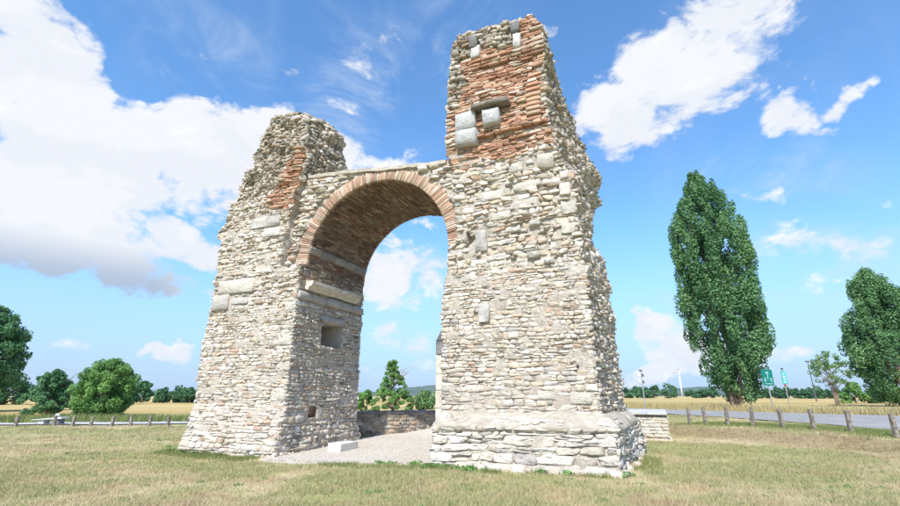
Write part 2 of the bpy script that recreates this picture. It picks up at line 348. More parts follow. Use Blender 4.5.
# ------------------------------------------------------------------ masonry kit
def template(nang, rings, k):
    th = (np.arange(nang) + .5) * 2 * math.pi / nang
    c, s_ = np.cos(th), np.sin(th); p = np.sign(c) * np.abs(c) ** k; q = np.sign(s_) * np.abs(s_) ** k
    T = [np.stack([p * r, q * r, np.full(nang, h)], 1) for r, h in rings] + [np.array([[0, 0, rings[-1][1] * 1.04]])]
    T = np.concatenate(T); quads = []; tris = []
    for a in range(len(rings) - 1):
        for j in range(nang): quads.append((a * nang + j, a * nang + (j + 1) % nang, (a + 1) * nang + (j + 1) % nang, (a + 1) * nang + j))
    a = len(rings) - 1; cen = len(T) - 1
    for j in range(nang): tris.append((a * nang + j, a * nang + (j + 1) % nang, cen))
    return T, np.array(quads), np.array(tris)
def rect_template(per, rings):
    c = np.linspace(-1, 1, per + 1)[:-1]; o = np.array([(x, -1) for x in c] + [(1, x) for x in c] + [(-x, 1) for x in c] + [(-1, -x) for x in c]); nang = len(o)
    T0, q, t_ = template(nang, rings, 1.0); T = T0.copy()
    for a, (r, h) in enumerate(rings): T[a * nang:(a + 1) * nang, :2] = o * r
    return T, q, t_
TPL = {'rubble': template(9, [(1.0, -1.8), (1.0, .62), (.88, 1.0)], .42),
       'big': template(14, [(1.0, -1.6), (1.0, .35), (.95, .8), (.75, 1.0), (.4, 1.03)], .36),
       'brick': rect_template(2, [(1.0, -2.0), (.99, .8), (.94, 1.0)]),
       'block': rect_template(3, [(1.0, -1.5), (.99, .80), (.93, 1.0)])}
class Pieces:
    """all the stones or bricks of one thing: vertex blocks by template, with colours and a seen flag"""
    def __init__(s): s.items = []            # (tpl, V(M,3), colour, seen, normal, name)
    def add(s, f, Q, out, tpl, cols, seen=True, jit=.11, rough=.28, tilt=.34, name=None, parent=None):
        """f(u,v)->P,N ; Q (N,4,2) corners bl,br,tr,tl ; out (N,) proudness in metres"""
        Q = np.asarray(Q, float); N = len(Q)
        if not N: return
        T = TPL[tpl][0]; Mv = len(T)
        p = T[None, :, 0] * (1 + rng.normal(0, jit, (N, Mv))); q = T[None, :, 1] * (1 + rng.normal(0, jit, (N, Mv)))
        h = T[None, :, 2] * (1 + rng.normal(0, rough, (N, Mv)) * (T[None, :, 2] > 0))
        tilt = tilt * np.clip(.05 / np.maximum(np.asarray(out).reshape(-1, 1), .01), .3, 1); rough = rough
        h = h + (T[None, :, 2] > 0) * (p * rng.normal(0, tilt, (N, 1)) + q * rng.normal(0, tilt, (N, 1)))
        a, b_ = (p + 1) / 2, (q + 1) / 2
        uv = (Q[:, None, 0] * ((1 - a) * (1 - b_))[..., None] + Q[:, None, 1] * (a * (1 - b_))[..., None] + Q[:, None, 2] * (a * b_)[..., None] + Q[:, None, 3] * ((1 - a) * b_)[..., None])
        P, Nn = f(uv[..., 0], uv[..., 1])
        V = P + Nn * (h * np.asarray(out).reshape(-1, 1))[..., None]
        for i in range(N): s.items.append((tpl, V[i], cols[i], seen, Nn[i].mean(0), name, parent))
PAL = np.array([(.645, .56, .46), (.69, .62, .53), (.60, .50, .395), (.51, .465, .41), (.63, .515, .385), (.56, .40, .29), (.73, .67, .60)])
PALW = np.array([.27, .25, .16, .10, .12, .04, .06])
BR = np.array([(.42, .225, .14), (.47, .28, .18), (.36, .185, .12), (.52, .36, .25), (.47, .325, .225), (.57, .48, .39)])
BRW = np.array([.24, .26, .14, .16, .12, .08])
BRD = BR * .62 + .0
def pick(pal, wt, n, var=.10):
    wt = np.asarray(wt) / np.sum(wt)
    c = pal[rng.choice(len(pal), n, p=wt)]
    return np.clip(c * (1 + rng.normal(0, var * .9, (n, 1))) * (1 + rng.normal(0, .012, (n, 3))), .02, .85)
def courses(z0, z1, hr, wr, length, gap=.014, wob=.022, keep=None, seed=0):
    """coursed rubble: rows of random height cut into random widths; returns quads in (fraction, z)"""
    Q = []; z = z0; r = np.random.default_rng(100 + seed); row = 0
    ph = r.uniform(0, 6.28, 64)
    def wv(x, k): return wob * (math.sin(x * 2.3 + ph[k % 64]) + .6 * math.sin(x * 5.9 + ph[(k * 7 + 3) % 64]))
    while z < z1:
        h = r.uniform(*hr); zc = z + h / 2; L = float(length(zc)); x = -r.uniform(0, .05)
        while x < L - .02:
            wd = r.uniform(*wr) * (1.0 if r.random() > .12 else 1.5); x1 = x + wd
            if L - x1 < wr[0] * .6: x1 = L + r.uniform(0, .035)
            g = gap * r.uniform(.6, 1.5) / 2
            zz0, zz1 = z, z + h
            if r.random() < .16 and h > hr[0] * 1.1: splits = [(z, z + h * .48), (z + h * .52, z + h)]
            else: splits = [(zz0, zz1)]
            for a, c in splits:
                q = [(x + g, a + wv(x, row) + g), (x1 - g, a + wv(x1, row) + g), (x1 - g, c + wv(x1, row + 1) - g), (x + g, c + wv(x, row + 1) - g)]
                q = [(xx / L + 0, zz) for xx, zz in q]
                sk = r.normal(0, .012 / L * 2, 4); q = [(q[i][0] + sk[i], q[i][1] + r.normal(0, .006)) for i in range(4)]
                if keep is None or keep((x + x1) / 2, (a + c) / 2, L): Q.append(q)
            x = x1
        z += h; row += 1
    return np.array(Q) if Q else np.zeros((0, 4, 2))

class Pier:
    """a pier given by its four corners (s, d) as tables over height; faces 0 front, 1 right, 2 back, 3 left"""
    def __init__(s, tabs, amp, seed): s.tabs = tabs; s.amp = amp; s.seed = seed
    def corner(s, k, z):
        T = s.tabs[k]; a = np.interp(z, T[0], T[1]); b_ = np.interp(z, T[0], T[2]); z = np.asarray(z, float)
        P = np.stack([0 * z + k * 31.7, 0 * z, z], -1); jag = np.interp(z, *s.amp) * 1.1
        return a + jag * vnoise(P, 2.6, s.seed + k), b_ + .5 * jag * vnoise(P, 2.1, s.seed + k + 9)
    def face(s, k, inset=0.0):
        def f(u, z):
            a = s.corner(k, z); b_ = s.corner((k + 1) % 4, z)
            x = a[0] + (b_[0] - a[0]) * u; y = a[1] + (b_[1] - a[1]) * u
            dx, dy = b_[0] - a[0], b_[1] - a[1]; L = np.hypot(dx, dy) + 1e-6
            N = np.stack([dy / L, -dx / L, 0 * L], -1); P = np.stack([x, y, z + 0 * x], -1)
            e = np.minimum(np.clip(u, 0, 1), 1 - np.clip(u, 0, 1)) * L; wgt = np.clip(e / .25, 0, 1)
            dsp = np.interp(z, *s.amp) * fbm(P, .9, s.seed + 40) * (.35 + .65 * wgt) - inset
            return P + N * dsp[..., None], N
        return f
    def length(s, k):
        def g(z):
            a = s.corner(k, z); b_ = s.corner((k + 1) % 4, z); return np.hypot(b_[0] - a[0], b_[1] - a[1])
        return g
    def core(s, z0, z1, step=.07, cuts=(), nseg=56, lump=.034, base=-.002):
        """cuts: (face, u0, u1, z0, z1, depth) rectangular recesses"""
        zs = list(np.arange(z0, z1, step)) + [z1]; e = .002
        for c in cuts: zs += [c[3] - e, c[3] + e, c[4] - e, c[4] + e]
        zs = np.array(sorted(zs)); V = []; per = None
        cols = []
        for k in range(4):
            us = list(np.linspace(0, 1, nseg + 1)[:-1])
            for c in cuts:
                if c[0] == k: us += [c[1] - e / 3, c[1] + e / 3, c[2] - e / 3, c[2] + e / 3]
            us = np.array(sorted(us)); U, ZZ = np.meshgrid(us, zs)
            P, N = s.face(k, base)(U, ZZ); P = P - N * (.05 * smooth(8.6, 9.8, ZZ) * (s.seed < 30))[..., None]; P = P + N * (lump * fbm(P, 3.4, s.seed + 60, 3))[..., None]
            for c in cuts:
                if c[0] == k:
                    ins = (U > c[1]) & (U < c[2]) & (ZZ > c[3]) & (ZZ < c[4]); P = P - N * (ins * c[5])[..., None]
            cols.append(P)
        G = np.concatenate(cols, 1); nz, nu = G.shape[:2]
        top = G[-1]; ctr = top.mean(0)
        rings = [ctr + (top - ctr) * f_ + np.array([0, 0, 1]) * (np.abs(fbm(top * 1.0 + f_, 1.5, s.seed)) * .16)[:, None] for f_ in (.8, .55, .25)]
        G = np.concatenate([G] + [r_[None] for r_ in rings], 0); nz = G.shape[0]
        i = np.arange(nz * nu).reshape(nz, nu); j = np.roll(i, -1, 1)
        q = np.stack([i[:-1], j[:-1], j[1:], i[1:]], -1).reshape(-1, 4)
        V = np.concatenate([G.reshape(-1, 3), ctr[None] + np.array([[0, 0, .1]])])
        tr = np.stack([i[-1], j[-1], np.full(nu, len(V) - 1)], -1)
        return V, [q, tr]

# ------------------------------------------------------------------ the gate
gate = empty('ruined_stone_gate', (GX, GY, 0), -YAW)
tag(gate, 'ruined Roman stone and brick gate, two tall rubble piers joined by one arch', 'ruin')
S, DEP = 5.46, 3.84
STONE, BRICK, BLOCK = Pieces(), Pieces(), Pieces()

# --- left pier
LT = [ # corner tables: z, s, d   (front-left, front-right, back-right, back-left)
    ([0, .8, 1.4, 2.1, 3.7, 5, 6.1, 7.2, 7.45, 8.0, 9.3, 10.5, 11.6, 12.1, 12.4], [-3.78, -3.86, -3.98, -4.02, -4.02, -3.93, -3.86, -3.95, -4.16, -3.9, -3.42, -2.80, -2.66, -2.50, -2.42],
     [-.48, -.22, 0, 0, 0, 0, 0, 0, 0, 0, .02, .06, .12, .2, .3]),
    ([0, .7, 1.4, 5.70, 5.95, 8.3, 9.4, 10.4, 11.5, 12.4], [.12, .05, 0, 0, -.98, -.56, -.33, -.38, -.55, -.85], [-.45, -.18, 0, 0, 0, 0, 0, .1, .2, .35]),
    ([0, 1, 8.6, 9.4, 10.4, 11.4, 12.4], [.10, 0, -.02, -.02, .02, -.02, -.35], [4.02, DEP, DEP, 2.9, 1.95, 1.75, 1.35]),
    ([0, 1.2, 6, 8, 9.3, 10.5, 12.4], [-4.3, -4.05, -3.9, -3.85, -3.3, -2.6, -1.9], [4.0, DEP, DEP, 3.5, 2.8, 2.0, 1.4])]
LAMP = ([0, 1, 5, 6, 8, 9.5, 12.4], [.05, .035, .05, .08, .11, .16, .24])
PLf = Pier(LT, LAMP, 1)
# inner-face recess (niche): fraction along the front-right -> back-right face
NU0, NU1, NZ0, NZ1 = 1.40 / DEP, 2.58 / DEP, 3.28, 4.12
V, F = PLf.core(-.5, 12.2, cuts=[(1, NU0, NU1, NZ0, NZ1, .95), (1, 1.12 / DEP, 1.52 / DEP, .92, 1.26, .18)])
pier_l = link('pier', mesh_arrays('pier', V, F, M['mortar'], shade=False), gate); pier_l['label'] = 'shorter left pier with a crumbled top'

def inrect(x, z, rects, pad=.0):
    return any(a - pad < x < c + pad and b_ - pad < z < d_ + pad for a, b_, c, d_ in rects)
def poly_in(x, z, P):
    r = False
    for i in range(len(P)):
        (x0, z0), (x1, z1) = P[i - 1], P[i]
        if (z0 > z) != (z1 > z) and x < (x1 - x0) * (z - z0) / (z1 - z0) + x0: r = not r
    return r
# dressed blocks on the left front: s0, z0, s1, z1, proud, shade of grey
LB = [(-3.62, 5.12, -1.95, 5.62, .09, 0), (-3.86, 4.55, -3.05, 5.14, .07, 1), (-1.80, 7.08, -1.02, 7.45, .08, 2), (-2.42, 7.5, -1.10, 7.92, .06, 1), (-2.0, 5.80, -1.25, 6.05, .03, 0), (-2.9, 4.72, -2.2, 4.95, .04, 1), (-.52, 3.2, .02, 3.5, .03, 0), (-.38, 2.35, .02, 2.62, .03, 0), (-.58, 1.45, .02, 1.78, .04, 0), (-.45, 4.35, .02, 4.6, .03, 2)]
GREYS = np.array([(.61, .55, .46), (.53, .49, .44), (.58, .53, .46)])
LBP = [(-.76, 10.6), (-.33, 10.45), (-.28, 9.4), (-.45, 8.4), (-1.0, 8.05), (-1.85, 8.4), (-1.2, 9.5)]      # brick patch
def s_at(P, k, x, z): return float(P.corner(k, z)[0]) + x
lr = [q[:4] for q in LB]
def keepL(x, z, L):
    s_ = s_at(PLf, 0, x, z); return not inrect(s_, z, lr, .02) and not poly_in(s_, z, LBP)
def zones(P, k, zone, tplz, keep, seen, parent, seed):
    for i, (z0, z1, hr, wr, o, tpl) in enumerate(zone):
        Q = courses(z0, z1, hr, wr, P.length(k), keep=keep, seed=seed + i)
        if not len(Q): continue
        zc = Q[:, :, 1].mean(1)[:, None]; wild = smooth(8.4, 9.6, zc) if k < 2 else 0 * zc
        cl = pick(PAL, PALW, len(Q)); cl = cl * (1 - wild) + wild * pick(np.array([(.48, .41, .32), (.40, .35, .29), (.55, .48, .38), (.42, .31, .22), (.60, .55, .46), (.33, .29, .24)]), [.25, .2, .2, .1, .15, .1], len(Q), .16)
        STONE.add(P.face(k), Q, rng.uniform(o[0], o[1], len(Q)), tpl, cl, seen, parent=parent)
ZL = [(-.36, 1.0, (.09, .19), (.12, .36), (.01, .05), 'rubble'), (1.0, 5.0, (.06, .14), (.09, .30), (.004, .04), 'rubble'), (5.0, 8.6, (.06, .15), (.09, .34), (.002, .065), 'rubble'), (8.6, 12.35, (.07, .17), (.09, .26), (.02, .12), 'rubble')]
zones(PLf, 0, ZL, None, keepL, True, pier_l, 10)
# the inner face: niche, cornice, ashlar courses
IB = [(.0, 4.72, 3.84, 5.02), (.28, 5.06, 3.3, 5.36), (1.3, 4.12, 2.7, 4.36), (1.08, .88, 1.56, 1.3)]
def keepI(x, z, L):
    if z > 5.68: return z > 9.2
    return not inrect(x, z, IB, .0) and not (NU0 * DEP - .06 < x < NU1 * DEP + .06 and NZ0 - .03 < z < NZ1)
ZI0 = [(5.37, 5.95, (.07, .1), (.18, .36), (.02, .05), 'brick')]
Q = courses(5.38, 5.92, (.07, .1), (.16, .36), lambda z: DEP - .1, seed=44); Q[:, :, 0] = Q[:, :, 0] * (DEP - .1) + .05
BRICK.add(lambda x, z: (np.stack([0 * x - .01, x, z], -1), np.stack([1 + 0 * x, 0 * x, 0 * x], -1)), Q, rng.uniform(.02, .05, len(Q)), 'brick', pick(np.array([(.36, .26, .19), (.42, .33, .25), (.30, .20, .14), (.48, .42, .34)]), [.3, .3, .2, .2], len(Q), .12), True, .04, .2, .1, parent=pier_l)
ZI = [(-.36, 1.0, (.11, .22), (.14, .40), (.02, .06), 'rubble'), (1.0, 4.75, (.075, .15), (.10, .32), (.015, .05), 'rubble'), (5.0, 5.7, (.06, .1), (.12, .34), (.02, .05), 'rubble'), (5.95, 12.2, (.1, .2), (.12, .28), (.04, .14), 'rubble')]
zones(PLf, 1, ZI, None, keepI, True, pier_l, 30)
zones(PLf, 2, [(-.1, 9, (.12, .24), (.2, .5), (.02, .06), 'rubble'), (9, 12.2, (.12, .22), (.14, .32), (.04, .12), 'rubble')], None, None, False, pier_l, 50)
zones(PLf, 3, [(-.1, 9, (.12, .24), (.2, .5), (.02, .06), 'rubble'), (9, 12.2, (.12, .22), (.14, .32), (.04, .12), 'rubble')], None, None, False, pier_l, 60)
fl0 = PLf.face(0)
def front_abs(P, k=0):
    g = P.face(k)
    def f(x, z):                                   # absolute s instead of fraction
        a, b_ = P.corner(k, z), P.corner((k + 1) % 4, z); return g((x - a[0]) / (b_[0] - a[0]), z)
    return f
def rectq(a, b_, c, d_): return [(a, b_), (c, b_), (c, d_), (a, d_)]
for q in LB: BLOCK.add(front_abs(PLf), [rectq(*q[:4])], [q[4]], 'block', [GREYS[q[5]] * rng.uniform(.92, 1.06)], True, .035, .2, .12, 'stone_block', pier_l)
# bricks of the left patch
Q = courses(8.05, 10.65, (.058, .085), (.18, .38), PLf.length(0), .012, .006, keep=lambda x, z, L: poly_in(s_at(PLf, 0, x, z), z, LBP), seed=71)
BRICK.add(PLf.face(0), Q, rng.uniform(.02, .11, len(Q)), 'brick', pick(BR, BRW, len(Q)), True, .03, .15, .12, parent=pier_l)
# inner face dressed stones
fi = PLf.face(1)
def inner_abs(x, z): return fi(x / DEP, z)
def blk(f, a, b_, c, d_, out, col, nm, par, t='block'): BLOCK.add(f, [rectq(a, b_, c, d_)], [out], t, [np.array(col)], True, .012, .1, .05, nm, par)
xs = [.02, .75, 1.55, 2.35, 3.05, 3.84]
for i in range(5): blk(inner_abs, xs[i] + .01, 4.74, xs[i + 1] - .01, 5.0, .10 if i < 2 else .16, GREYS[1] * .95, 'stone_block', pier_l)
blk(inner_abs, 1.34, 4.14, 2.64, 4.35, .07, GREYS[1] * .9, 'lintel', pier_l)
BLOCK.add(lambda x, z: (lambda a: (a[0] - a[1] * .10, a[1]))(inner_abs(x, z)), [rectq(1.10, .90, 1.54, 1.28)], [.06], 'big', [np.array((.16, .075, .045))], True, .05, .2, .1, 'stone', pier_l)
# moulded cornice slab standing out of the inner face
mb = MB(); prof = [(-.05, 5.08), (.16, 5.08), (.20, 5.15), (.30, 5.20), (.36, 5.28), (.36, 5.38), (-.05, 5.40)]
n_ = len(prof)
for d_ in np.linspace(.34, 3.22, 9): mb.v += [(p[0] + float(rng.normal(0, .006)), d_, p[1] + float(rng.normal(0, .005))) for p in prof]
for i in range(8):
    for k in range(n_): mb.f.append((i * n_ + k, i * n_ + (k + 1) % n_, (i + 1) * n_ + (k + 1) % n_, (i + 1) * n_ + k))
mb.f += [tuple(range(n_)), tuple(8 * n_ + k for k in range(n_))[::-1]]
M['cornice'] = noise_mat('weathered_cornice', (.50, .44, .35), (.66, .60, .50), 7, 50, .5, .012)
cor = mb.build('cornice', M['cornice'], pier_l); cor['label'] = 'moulded pale stone cornice above the niche'
# impost blocks right below the vault
xs = [.05, .75, 1.6, 2.3, 3.1, 3.84]
def impost_f(x, z): return np.stack([0 * x + 0.0, x, z], -1), np.stack([1 + 0 * x, 0 * x, 0 * x], -1)
# --- arch
CS, CZ, RI = 2.73, 5.95, 2.70
AF = .32                                        # the arch stands back from the pier faces
TOPS = ([-1.2, -.35, 1.33, 3.22, 5.08, 6.6], [9.44, 9.42, 9.30, 9.06, 8.86, 8.8])
def ztop(x): return np.interp(x, *TOPS)
inner = [(0.0, 5.55)] + [(CS - RI * math.cos(a), CZ + RI * math.sin(a)) for a in np.linspace(0, math.pi, 49)] + [(S, 5.55)]
outer = [(-1.25, 5.55)]
for a in np.linspace(0, math.pi, 49):
    c, s_ = -math.cos(a), math.sin(a); best = 99
    for r_ in np.linspace(2.8, 8, 700):
        x, z = CS + r_ * c, CZ + r_ * s_
        if x < -1.25 or x > 6.3 or z > ztop(x): best = r_; break
    outer.append((CS + best * c, CZ + best * s_))
outer.append((6.3, 5.55))
inner, outer = np.array(inner), np.array(outer); K = len(inner); nr, nd = 8, 12
def dispf(P): return .03 * fbm(P, 1.6, 77)
Fr = np.stack([inner + (outer - inner) * k / nr for k in range(nr + 1)])      # (nr+1,K,2)
def lay(d_, sign):
    P = np.stack([Fr[..., 0], np.full(Fr.shape[:2], d_), Fr[..., 1]], -1); P[..., 1] += sign * dispf(P); return P
A0, A1 = lay(AF, -1), lay(DEP - .03, 1)
So = np.stack([A0[0] + (A1[0] - A0[0]) * k / nd for k in range(nd + 1)]); To = np.stack([A0[-1] + (A1[-1] - A0[-1]) * k / nd for k in range(nd + 1)])
def grid_faces(G, base, flip=False):
    a, c = G.shape[:2]; i = np.arange(a * c).reshape(a, c) + base
    q = np.stack([i[:-1, :-1], i[:-1, 1:], i[1:, 1:], i[1:, :-1]], -1).reshape(-1, 4); return q[:, ::-1] if flip else q
Vs, Fs, b0 = [], [], 0
for G, fl in ((A0, True), (A1, False), (To, True)):
    Vs.append(G.reshape(-1, 3)); Fs.append(grid_faces(G, b0, not fl)); b0 += G.shape[0] * G.shape[1]
arch = link('arch', mesh_arrays('arch', np.concatenate(Vs), Fs, M['mortar']), gate); arch['label'] = 'round arch with a brick ring and barrel vault'
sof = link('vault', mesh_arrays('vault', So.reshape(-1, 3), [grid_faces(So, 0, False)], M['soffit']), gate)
# ring of radial bricks on the front edge
def polar(d0, nrm):
    def f(t_, r_):
        a = math.pi * (1 - t_); return np.stack([CS + r_ * np.cos(a), d0 + 0 * a, CZ + r_ * np.sin(a)], -1), np.stack([0 * a, 0 * a + nrm, 0 * a], -1)
    return f
NB = 126
for i in range(NB):
    t0, t1 = i / NB + .0006 + rng.normal(0, .0005), (i + 1) / NB - .0006 + rng.normal(0, .0005)
    ro = RI + .375 + rng.normal(0, .03) + .08 * abs(i / NB - .5) * 2
    BRICK.add(polar(AF, -1), [[(t0, RI - .015), (t0, ro), (t1, ro), (t1, RI - .015)][::-1]], [rng.uniform(.03, .05)], 'brick', pick(np.array([(.45, .29, .20), (.49, .35, .25), (.40, .25, .17), (.53, .42, .33)]), [.3, .25, .25, .2], 1, .2), True, .02, .15, .12, parent=arch)
    ro = RI + .42 + rng.normal(0, .02)
    BRICK.add(polar(DEP - .03, 1), [[(t0, RI - .01), (t0, ro), (t1, ro), (t1, RI - .01)]], [.05], 'brick', pick(BR, BRW, 1), False, .01, .08, .06, parent=arch)
# bricks of the vault, laid along the passage
def soff(t_, d_):
    a = math.pi * (1 - t_); c, s_ = np.cos(a), np.sin(a); P = np.stack([CS + RI * c, d_, CZ + RI * s_], -1)
    N = np.stack([-c, 0 * a, -s_], -1); return P + N * (.02 * vnoise(P, 1.4, 5))[..., None], N
Q = []; NC = 92
for i in range(NC):
    d_ = AF + .02 + rng.uniform(-.2, 0)
    while d_ < DEP - .05:
        wd = rng.uniform(.24, .44); a, c = max(d_, AF + .05), min(d_ + wd - .014, DEP - .04)
        if c - a > .05:
            jj = rng.normal(0, .0006, 4); Q.append([(i / NC + .0013 + jj[0], a), ((i + 1) / NC - .0013 + jj[1], a), ((i + 1) / NC - .0013 + jj[2], c), (i / NC + .0013 + jj[3], c)])
        d_ += wd
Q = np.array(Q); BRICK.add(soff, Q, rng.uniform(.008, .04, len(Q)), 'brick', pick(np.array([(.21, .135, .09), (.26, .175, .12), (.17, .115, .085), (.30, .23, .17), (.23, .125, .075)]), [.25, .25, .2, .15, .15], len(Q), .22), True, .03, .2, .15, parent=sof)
# pale ashlar springers at the foot of the vault
for i in range(5):
    a, c = [.3, .95, 1.7, 2.35, 3.1, 3.8][i:i + 2]
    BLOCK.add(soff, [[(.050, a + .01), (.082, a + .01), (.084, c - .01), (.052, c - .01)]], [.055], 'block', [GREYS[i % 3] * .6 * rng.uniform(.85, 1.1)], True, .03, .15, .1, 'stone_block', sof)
# rubble over the ring
def archfront(x, z):
    P = np.stack([x, 0 * x + AF, z], -1); N = np.stack([0 * x, 0 * x - 1, 0 * x], -1); return P - N * (-dispf(P))[..., None] * 1.0, N
Q = courses(5.9, 9.4, (.09, .19), (.13, .4), lambda z: 7.4, keep=lambda x, z, L: math.hypot(x - 1.2 - CS, z - CZ) > RI + .50 and z < ztop(x - 1.2) - .16, seed=80)
Q[:, :, 0] = Q[:, :, 0] * 7.4 - 1.2
STONE.add(archfront, Q, rng.uniform(.03, .12, len(Q)), 'rubble', pick(PAL, PALW, len(Q)), True, parent=arch)
# cement capping along the top
mb = MB(); xs = np.linspace(-.42, 5.35, 26)
for x in xs:
    z = float(ztop(x)) + rng.normal(0, .012); j = rng.normal(0, .012, 4)
    mb.v += [(x, AF - .10 + j[0], z - .12 + j[1]), (x, AF - .09 + j[2], z + .0), (x, AF + .10, z + .07 + j[3]), (x, 2.4, z + .10), (x, DEP, z + .02), (x, DEP, z - .2), (x, 1.0, z - .2)]
for i in range(25):
    for k in range(7): mb.f.append((i * 7 + k, i * 7 + (k + 1) % 7, (i + 1) * 7 + (k + 1) % 7, (i + 1) * 7 + k))
mb.f += [tuple(range(7)), tuple(25 * 7 + k for k in range(7))]
mb.build('capping', M['cement'], arch)

# --- right pier
RT = [
    ([0, .9, 1.5, 4.4, 4.8, 5.70, 5.95, 8.6, 8.85, 10.1, 12.4, 13.1, 13.4], [5.3, 5.40, 5.39, 5.40, 5.5, 5.56, 5.86, 5.66, 5.50, 5.52, 5.64, 5.72, 5.95], [-.2, -.06, 0, 0, 0, 0, 0, 0, 0, 0, .05, .08, .12]),
    ([0, 1, 3, 5, 7.0, 7.25, 8.2, 9.4, 11, 11.9, 12.9, 13.4], [9.5, 9.38, 9.40, 9.32, 9.28, 9.22, 8.86, 8.66, 8.60, 8.74, 8.62, 8.4], [-.2, 0, 0, 0, 0, 0, 0, .02, .05, .05, .08, .12]),
    ([0, 1, 3.4, 4.7, 5.9, 6.02, 6.8, 8.3, 8.9, 10.4, 12.4, 13.4], [9.8, 9.68, 9.62, 9.62, 9.60, 9.22, 9.18, 9.62, 9.66, 9.12, 8.62, 8.3], [4.1, DEP, DEP, DEP, DEP, DEP, DEP, DEP, 3.7, 3.4, 2.9, 2.6]),
    ([0, 1, 8.8, 9.3, 13.4], [5.3, 5.44, 5.46, 5.5, 5.8], [4.1, DEP, DEP, 3.4, 2.6])]
RAMP = ([0, 1, 4, 5.5, 8, 9, 13.4], [.03, .025, .04, .075, .10, .06, .08])
PRf = Pier(RT, RAMP, 21)
def ufr(s_, z): return (s_ - float(PRf.corner(0, z)[0])) / (float(PRf.corner(1, z)[0]) - float(PRf.corner(0, z)[0]))
HOLE = (6.06, 5.7, 6.34, 6.18)
V, F = PRf.core(-.2, 13.28, cuts=[(0, ufr(6.06, 5.9), ufr(6.34, 5.9), 5.7, 6.18, .22), (0, ufr(8.10, 10.3), ufr(8.54, 10.3), 9.35, 10.95, .14)])
pier_r = link('pier', mesh_arrays('pier', V, F, M['mortar']), gate); pier_r['label'] = 'taller right pier with a brick upper part'
RB = [(6.40, 5.53, 6.75, 6.18, .09, 1), (6.50, 3.5, 6.80, 4.02, .10, 1), (8.90, 6.80, 9.18, 7.18, .08, 0), (8.90, 6.28, 9.30, 6.64, .08, 2), (8.86, 5.74, 9.22, 6.0, .06, 0), (8.92, 7.32, 9.16, 7.56, .08, 2),
      (6.9, 6.4, 7.5, 6.62, .06, 0), (7.6, 7.15, 8.3, 7.42, .07, 0), (6.6, 7.05, 7.3, 7.35, .06, 2), (8.35, 7.75, 8.8, 8.15, .12, 0), (7.9, 5.15, 8.25, 5.32, .12, 2), (8.35, 4.95, 8.62, 5.1, .12, 1), (7.45, 5.95, 7.75, 6.1, .1, 2),
      (8.0, 6.05, 8.3, 6.2, .12, 2), (7.5, 7.75, 7.9, 8.05, .09, 2), (8.95, 4.55, 9.3, 4.78, .03, 0), (8.95, 2.25, 9.36, 2.46, .03, 0), (8.75, 1.42, 9.25, 1.68, .03, 0), (7.98, 1.52, 8.4, 1.72, .03, 0)]
rr = [q[:4] for q in RB] + [HOLE]
# the brick part: blocks built into it
UB = [(5.84, 9.52, 6.52, 10.12, .22, 0), (5.86, 8.98, 6.54, 9.48, .26, 1), (6.76, 9.48, 7.30, 10.0, .24, 0)]
UG = [(6.30, 12.66, 6.60, 13.08, .16), (7.74, 12.70, 8.02, 13.16, .16)]; UP = [(6.36, 12.22, 6.66, 12.66, .12), (7.80, 12.12, 8.04, 12.68, .14)]
SLAB = (6.42, 10.08, 7.62, 10.22)
ur = [q[:4] for q in UB + UG + UP] + [SLAB]
def keepR(x, z, L):
    s_ = s_at(PRf, 0, x, z); edge = 8.35 + .14 * math.sin(s_ * 3.1) + .1 * math.sin(s_ * 7)
    if z > 8.9: return False
    if z > edge and s_ < 8.75: return False
    return not inrect(s_, z, rr, .015)
ZR = [(.9, 2.4, (.08, .16), (.12, .36), (.006, .038), 'rubble'), (2.4, 5.2, (.06, .135), (.09, .29), (.004, .038), 'rubble'), (5.2, 8.9, (.06, .17), (.09, .38), (.002, .085), 'rubble')]
zones(PRf, 0, ZR, None, keepR, True, pier_r, 110)
# upper rubble strips beside the bricks
def keepRu(x, z, L):
    s_ = s_at(PRf, 0, x, z)
    if inrect(s_, z, ur, .02): return False
    if z < 10.4: return False
    if s_ < 6.05 + .12 * math.sin(z * 4): return True
    return z > 12.42 + .1 * math.sin(s_ * 4) and s_ < 8.05
zones(PRf, 0, [(10.3, 13.3, (.09, .18), (.12, .34), (.04, .12), 'rubble')], None, keepRu, True, pier_r, 120)
def keepRb(x, z, L):
    s_ = s_at(PRf, 0, x, z); edge = 8.35 + .14 * math.sin(s_ * 3.1) + .1 * math.sin(s_ * 7)
    if inrect(s_, z, ur, .015) or z < edge or keepRu(x, z, L): return False
    if 8.08 < s_ < 8.56 and 9.33 < z < 10.98 - 1.6 * (s_ - 8.32) ** 2 * 4: return False
    if 11.72 < z < 12.02 and s_ > 6.3: return False
    return True
Q = courses(8.1, 13.3, (.058, .082), (.16, .40), PRf.length(0), .012, .008, keep=keepRb, seed=130)
pr = rng.uniform(.012, .05, len(Q)); pr[rng.random(len(Q)) < .08] += .05
zc = Q[:, :, 1].mean(1); pr[(np.abs(zc - 9.22) < .05)] = .13
BRICK.add(PRf.face(0), Q, pr, 'brick', pick(BR * .97, [.25, .25, .15, .14, .11, .10], len(Q), .2), True, .03, .15, .12, parent=pier_r)
# two stepped brick string courses under the top
for z0, z1, o in ((11.73, 11.82, .09), (11.83, 11.92, .13), (11.93, 12.01, .17)):
    Q = courses(z0, z1 - .02, (z1 - z0, z1 - z0 + .001), (.26, .42), PRf.length(0), .01, .002, keep=lambda x, z, L: s_at(PRf, 0, x, z) > 6.28, seed=int(z0 * 100))
    BRICK.add(PRf.face(0), Q, rng.uniform(o - .02, o + .01, len(Q)), 'brick', pick(BR, BRW, len(Q)), True, .02, .08, .05, parent=pier_r)
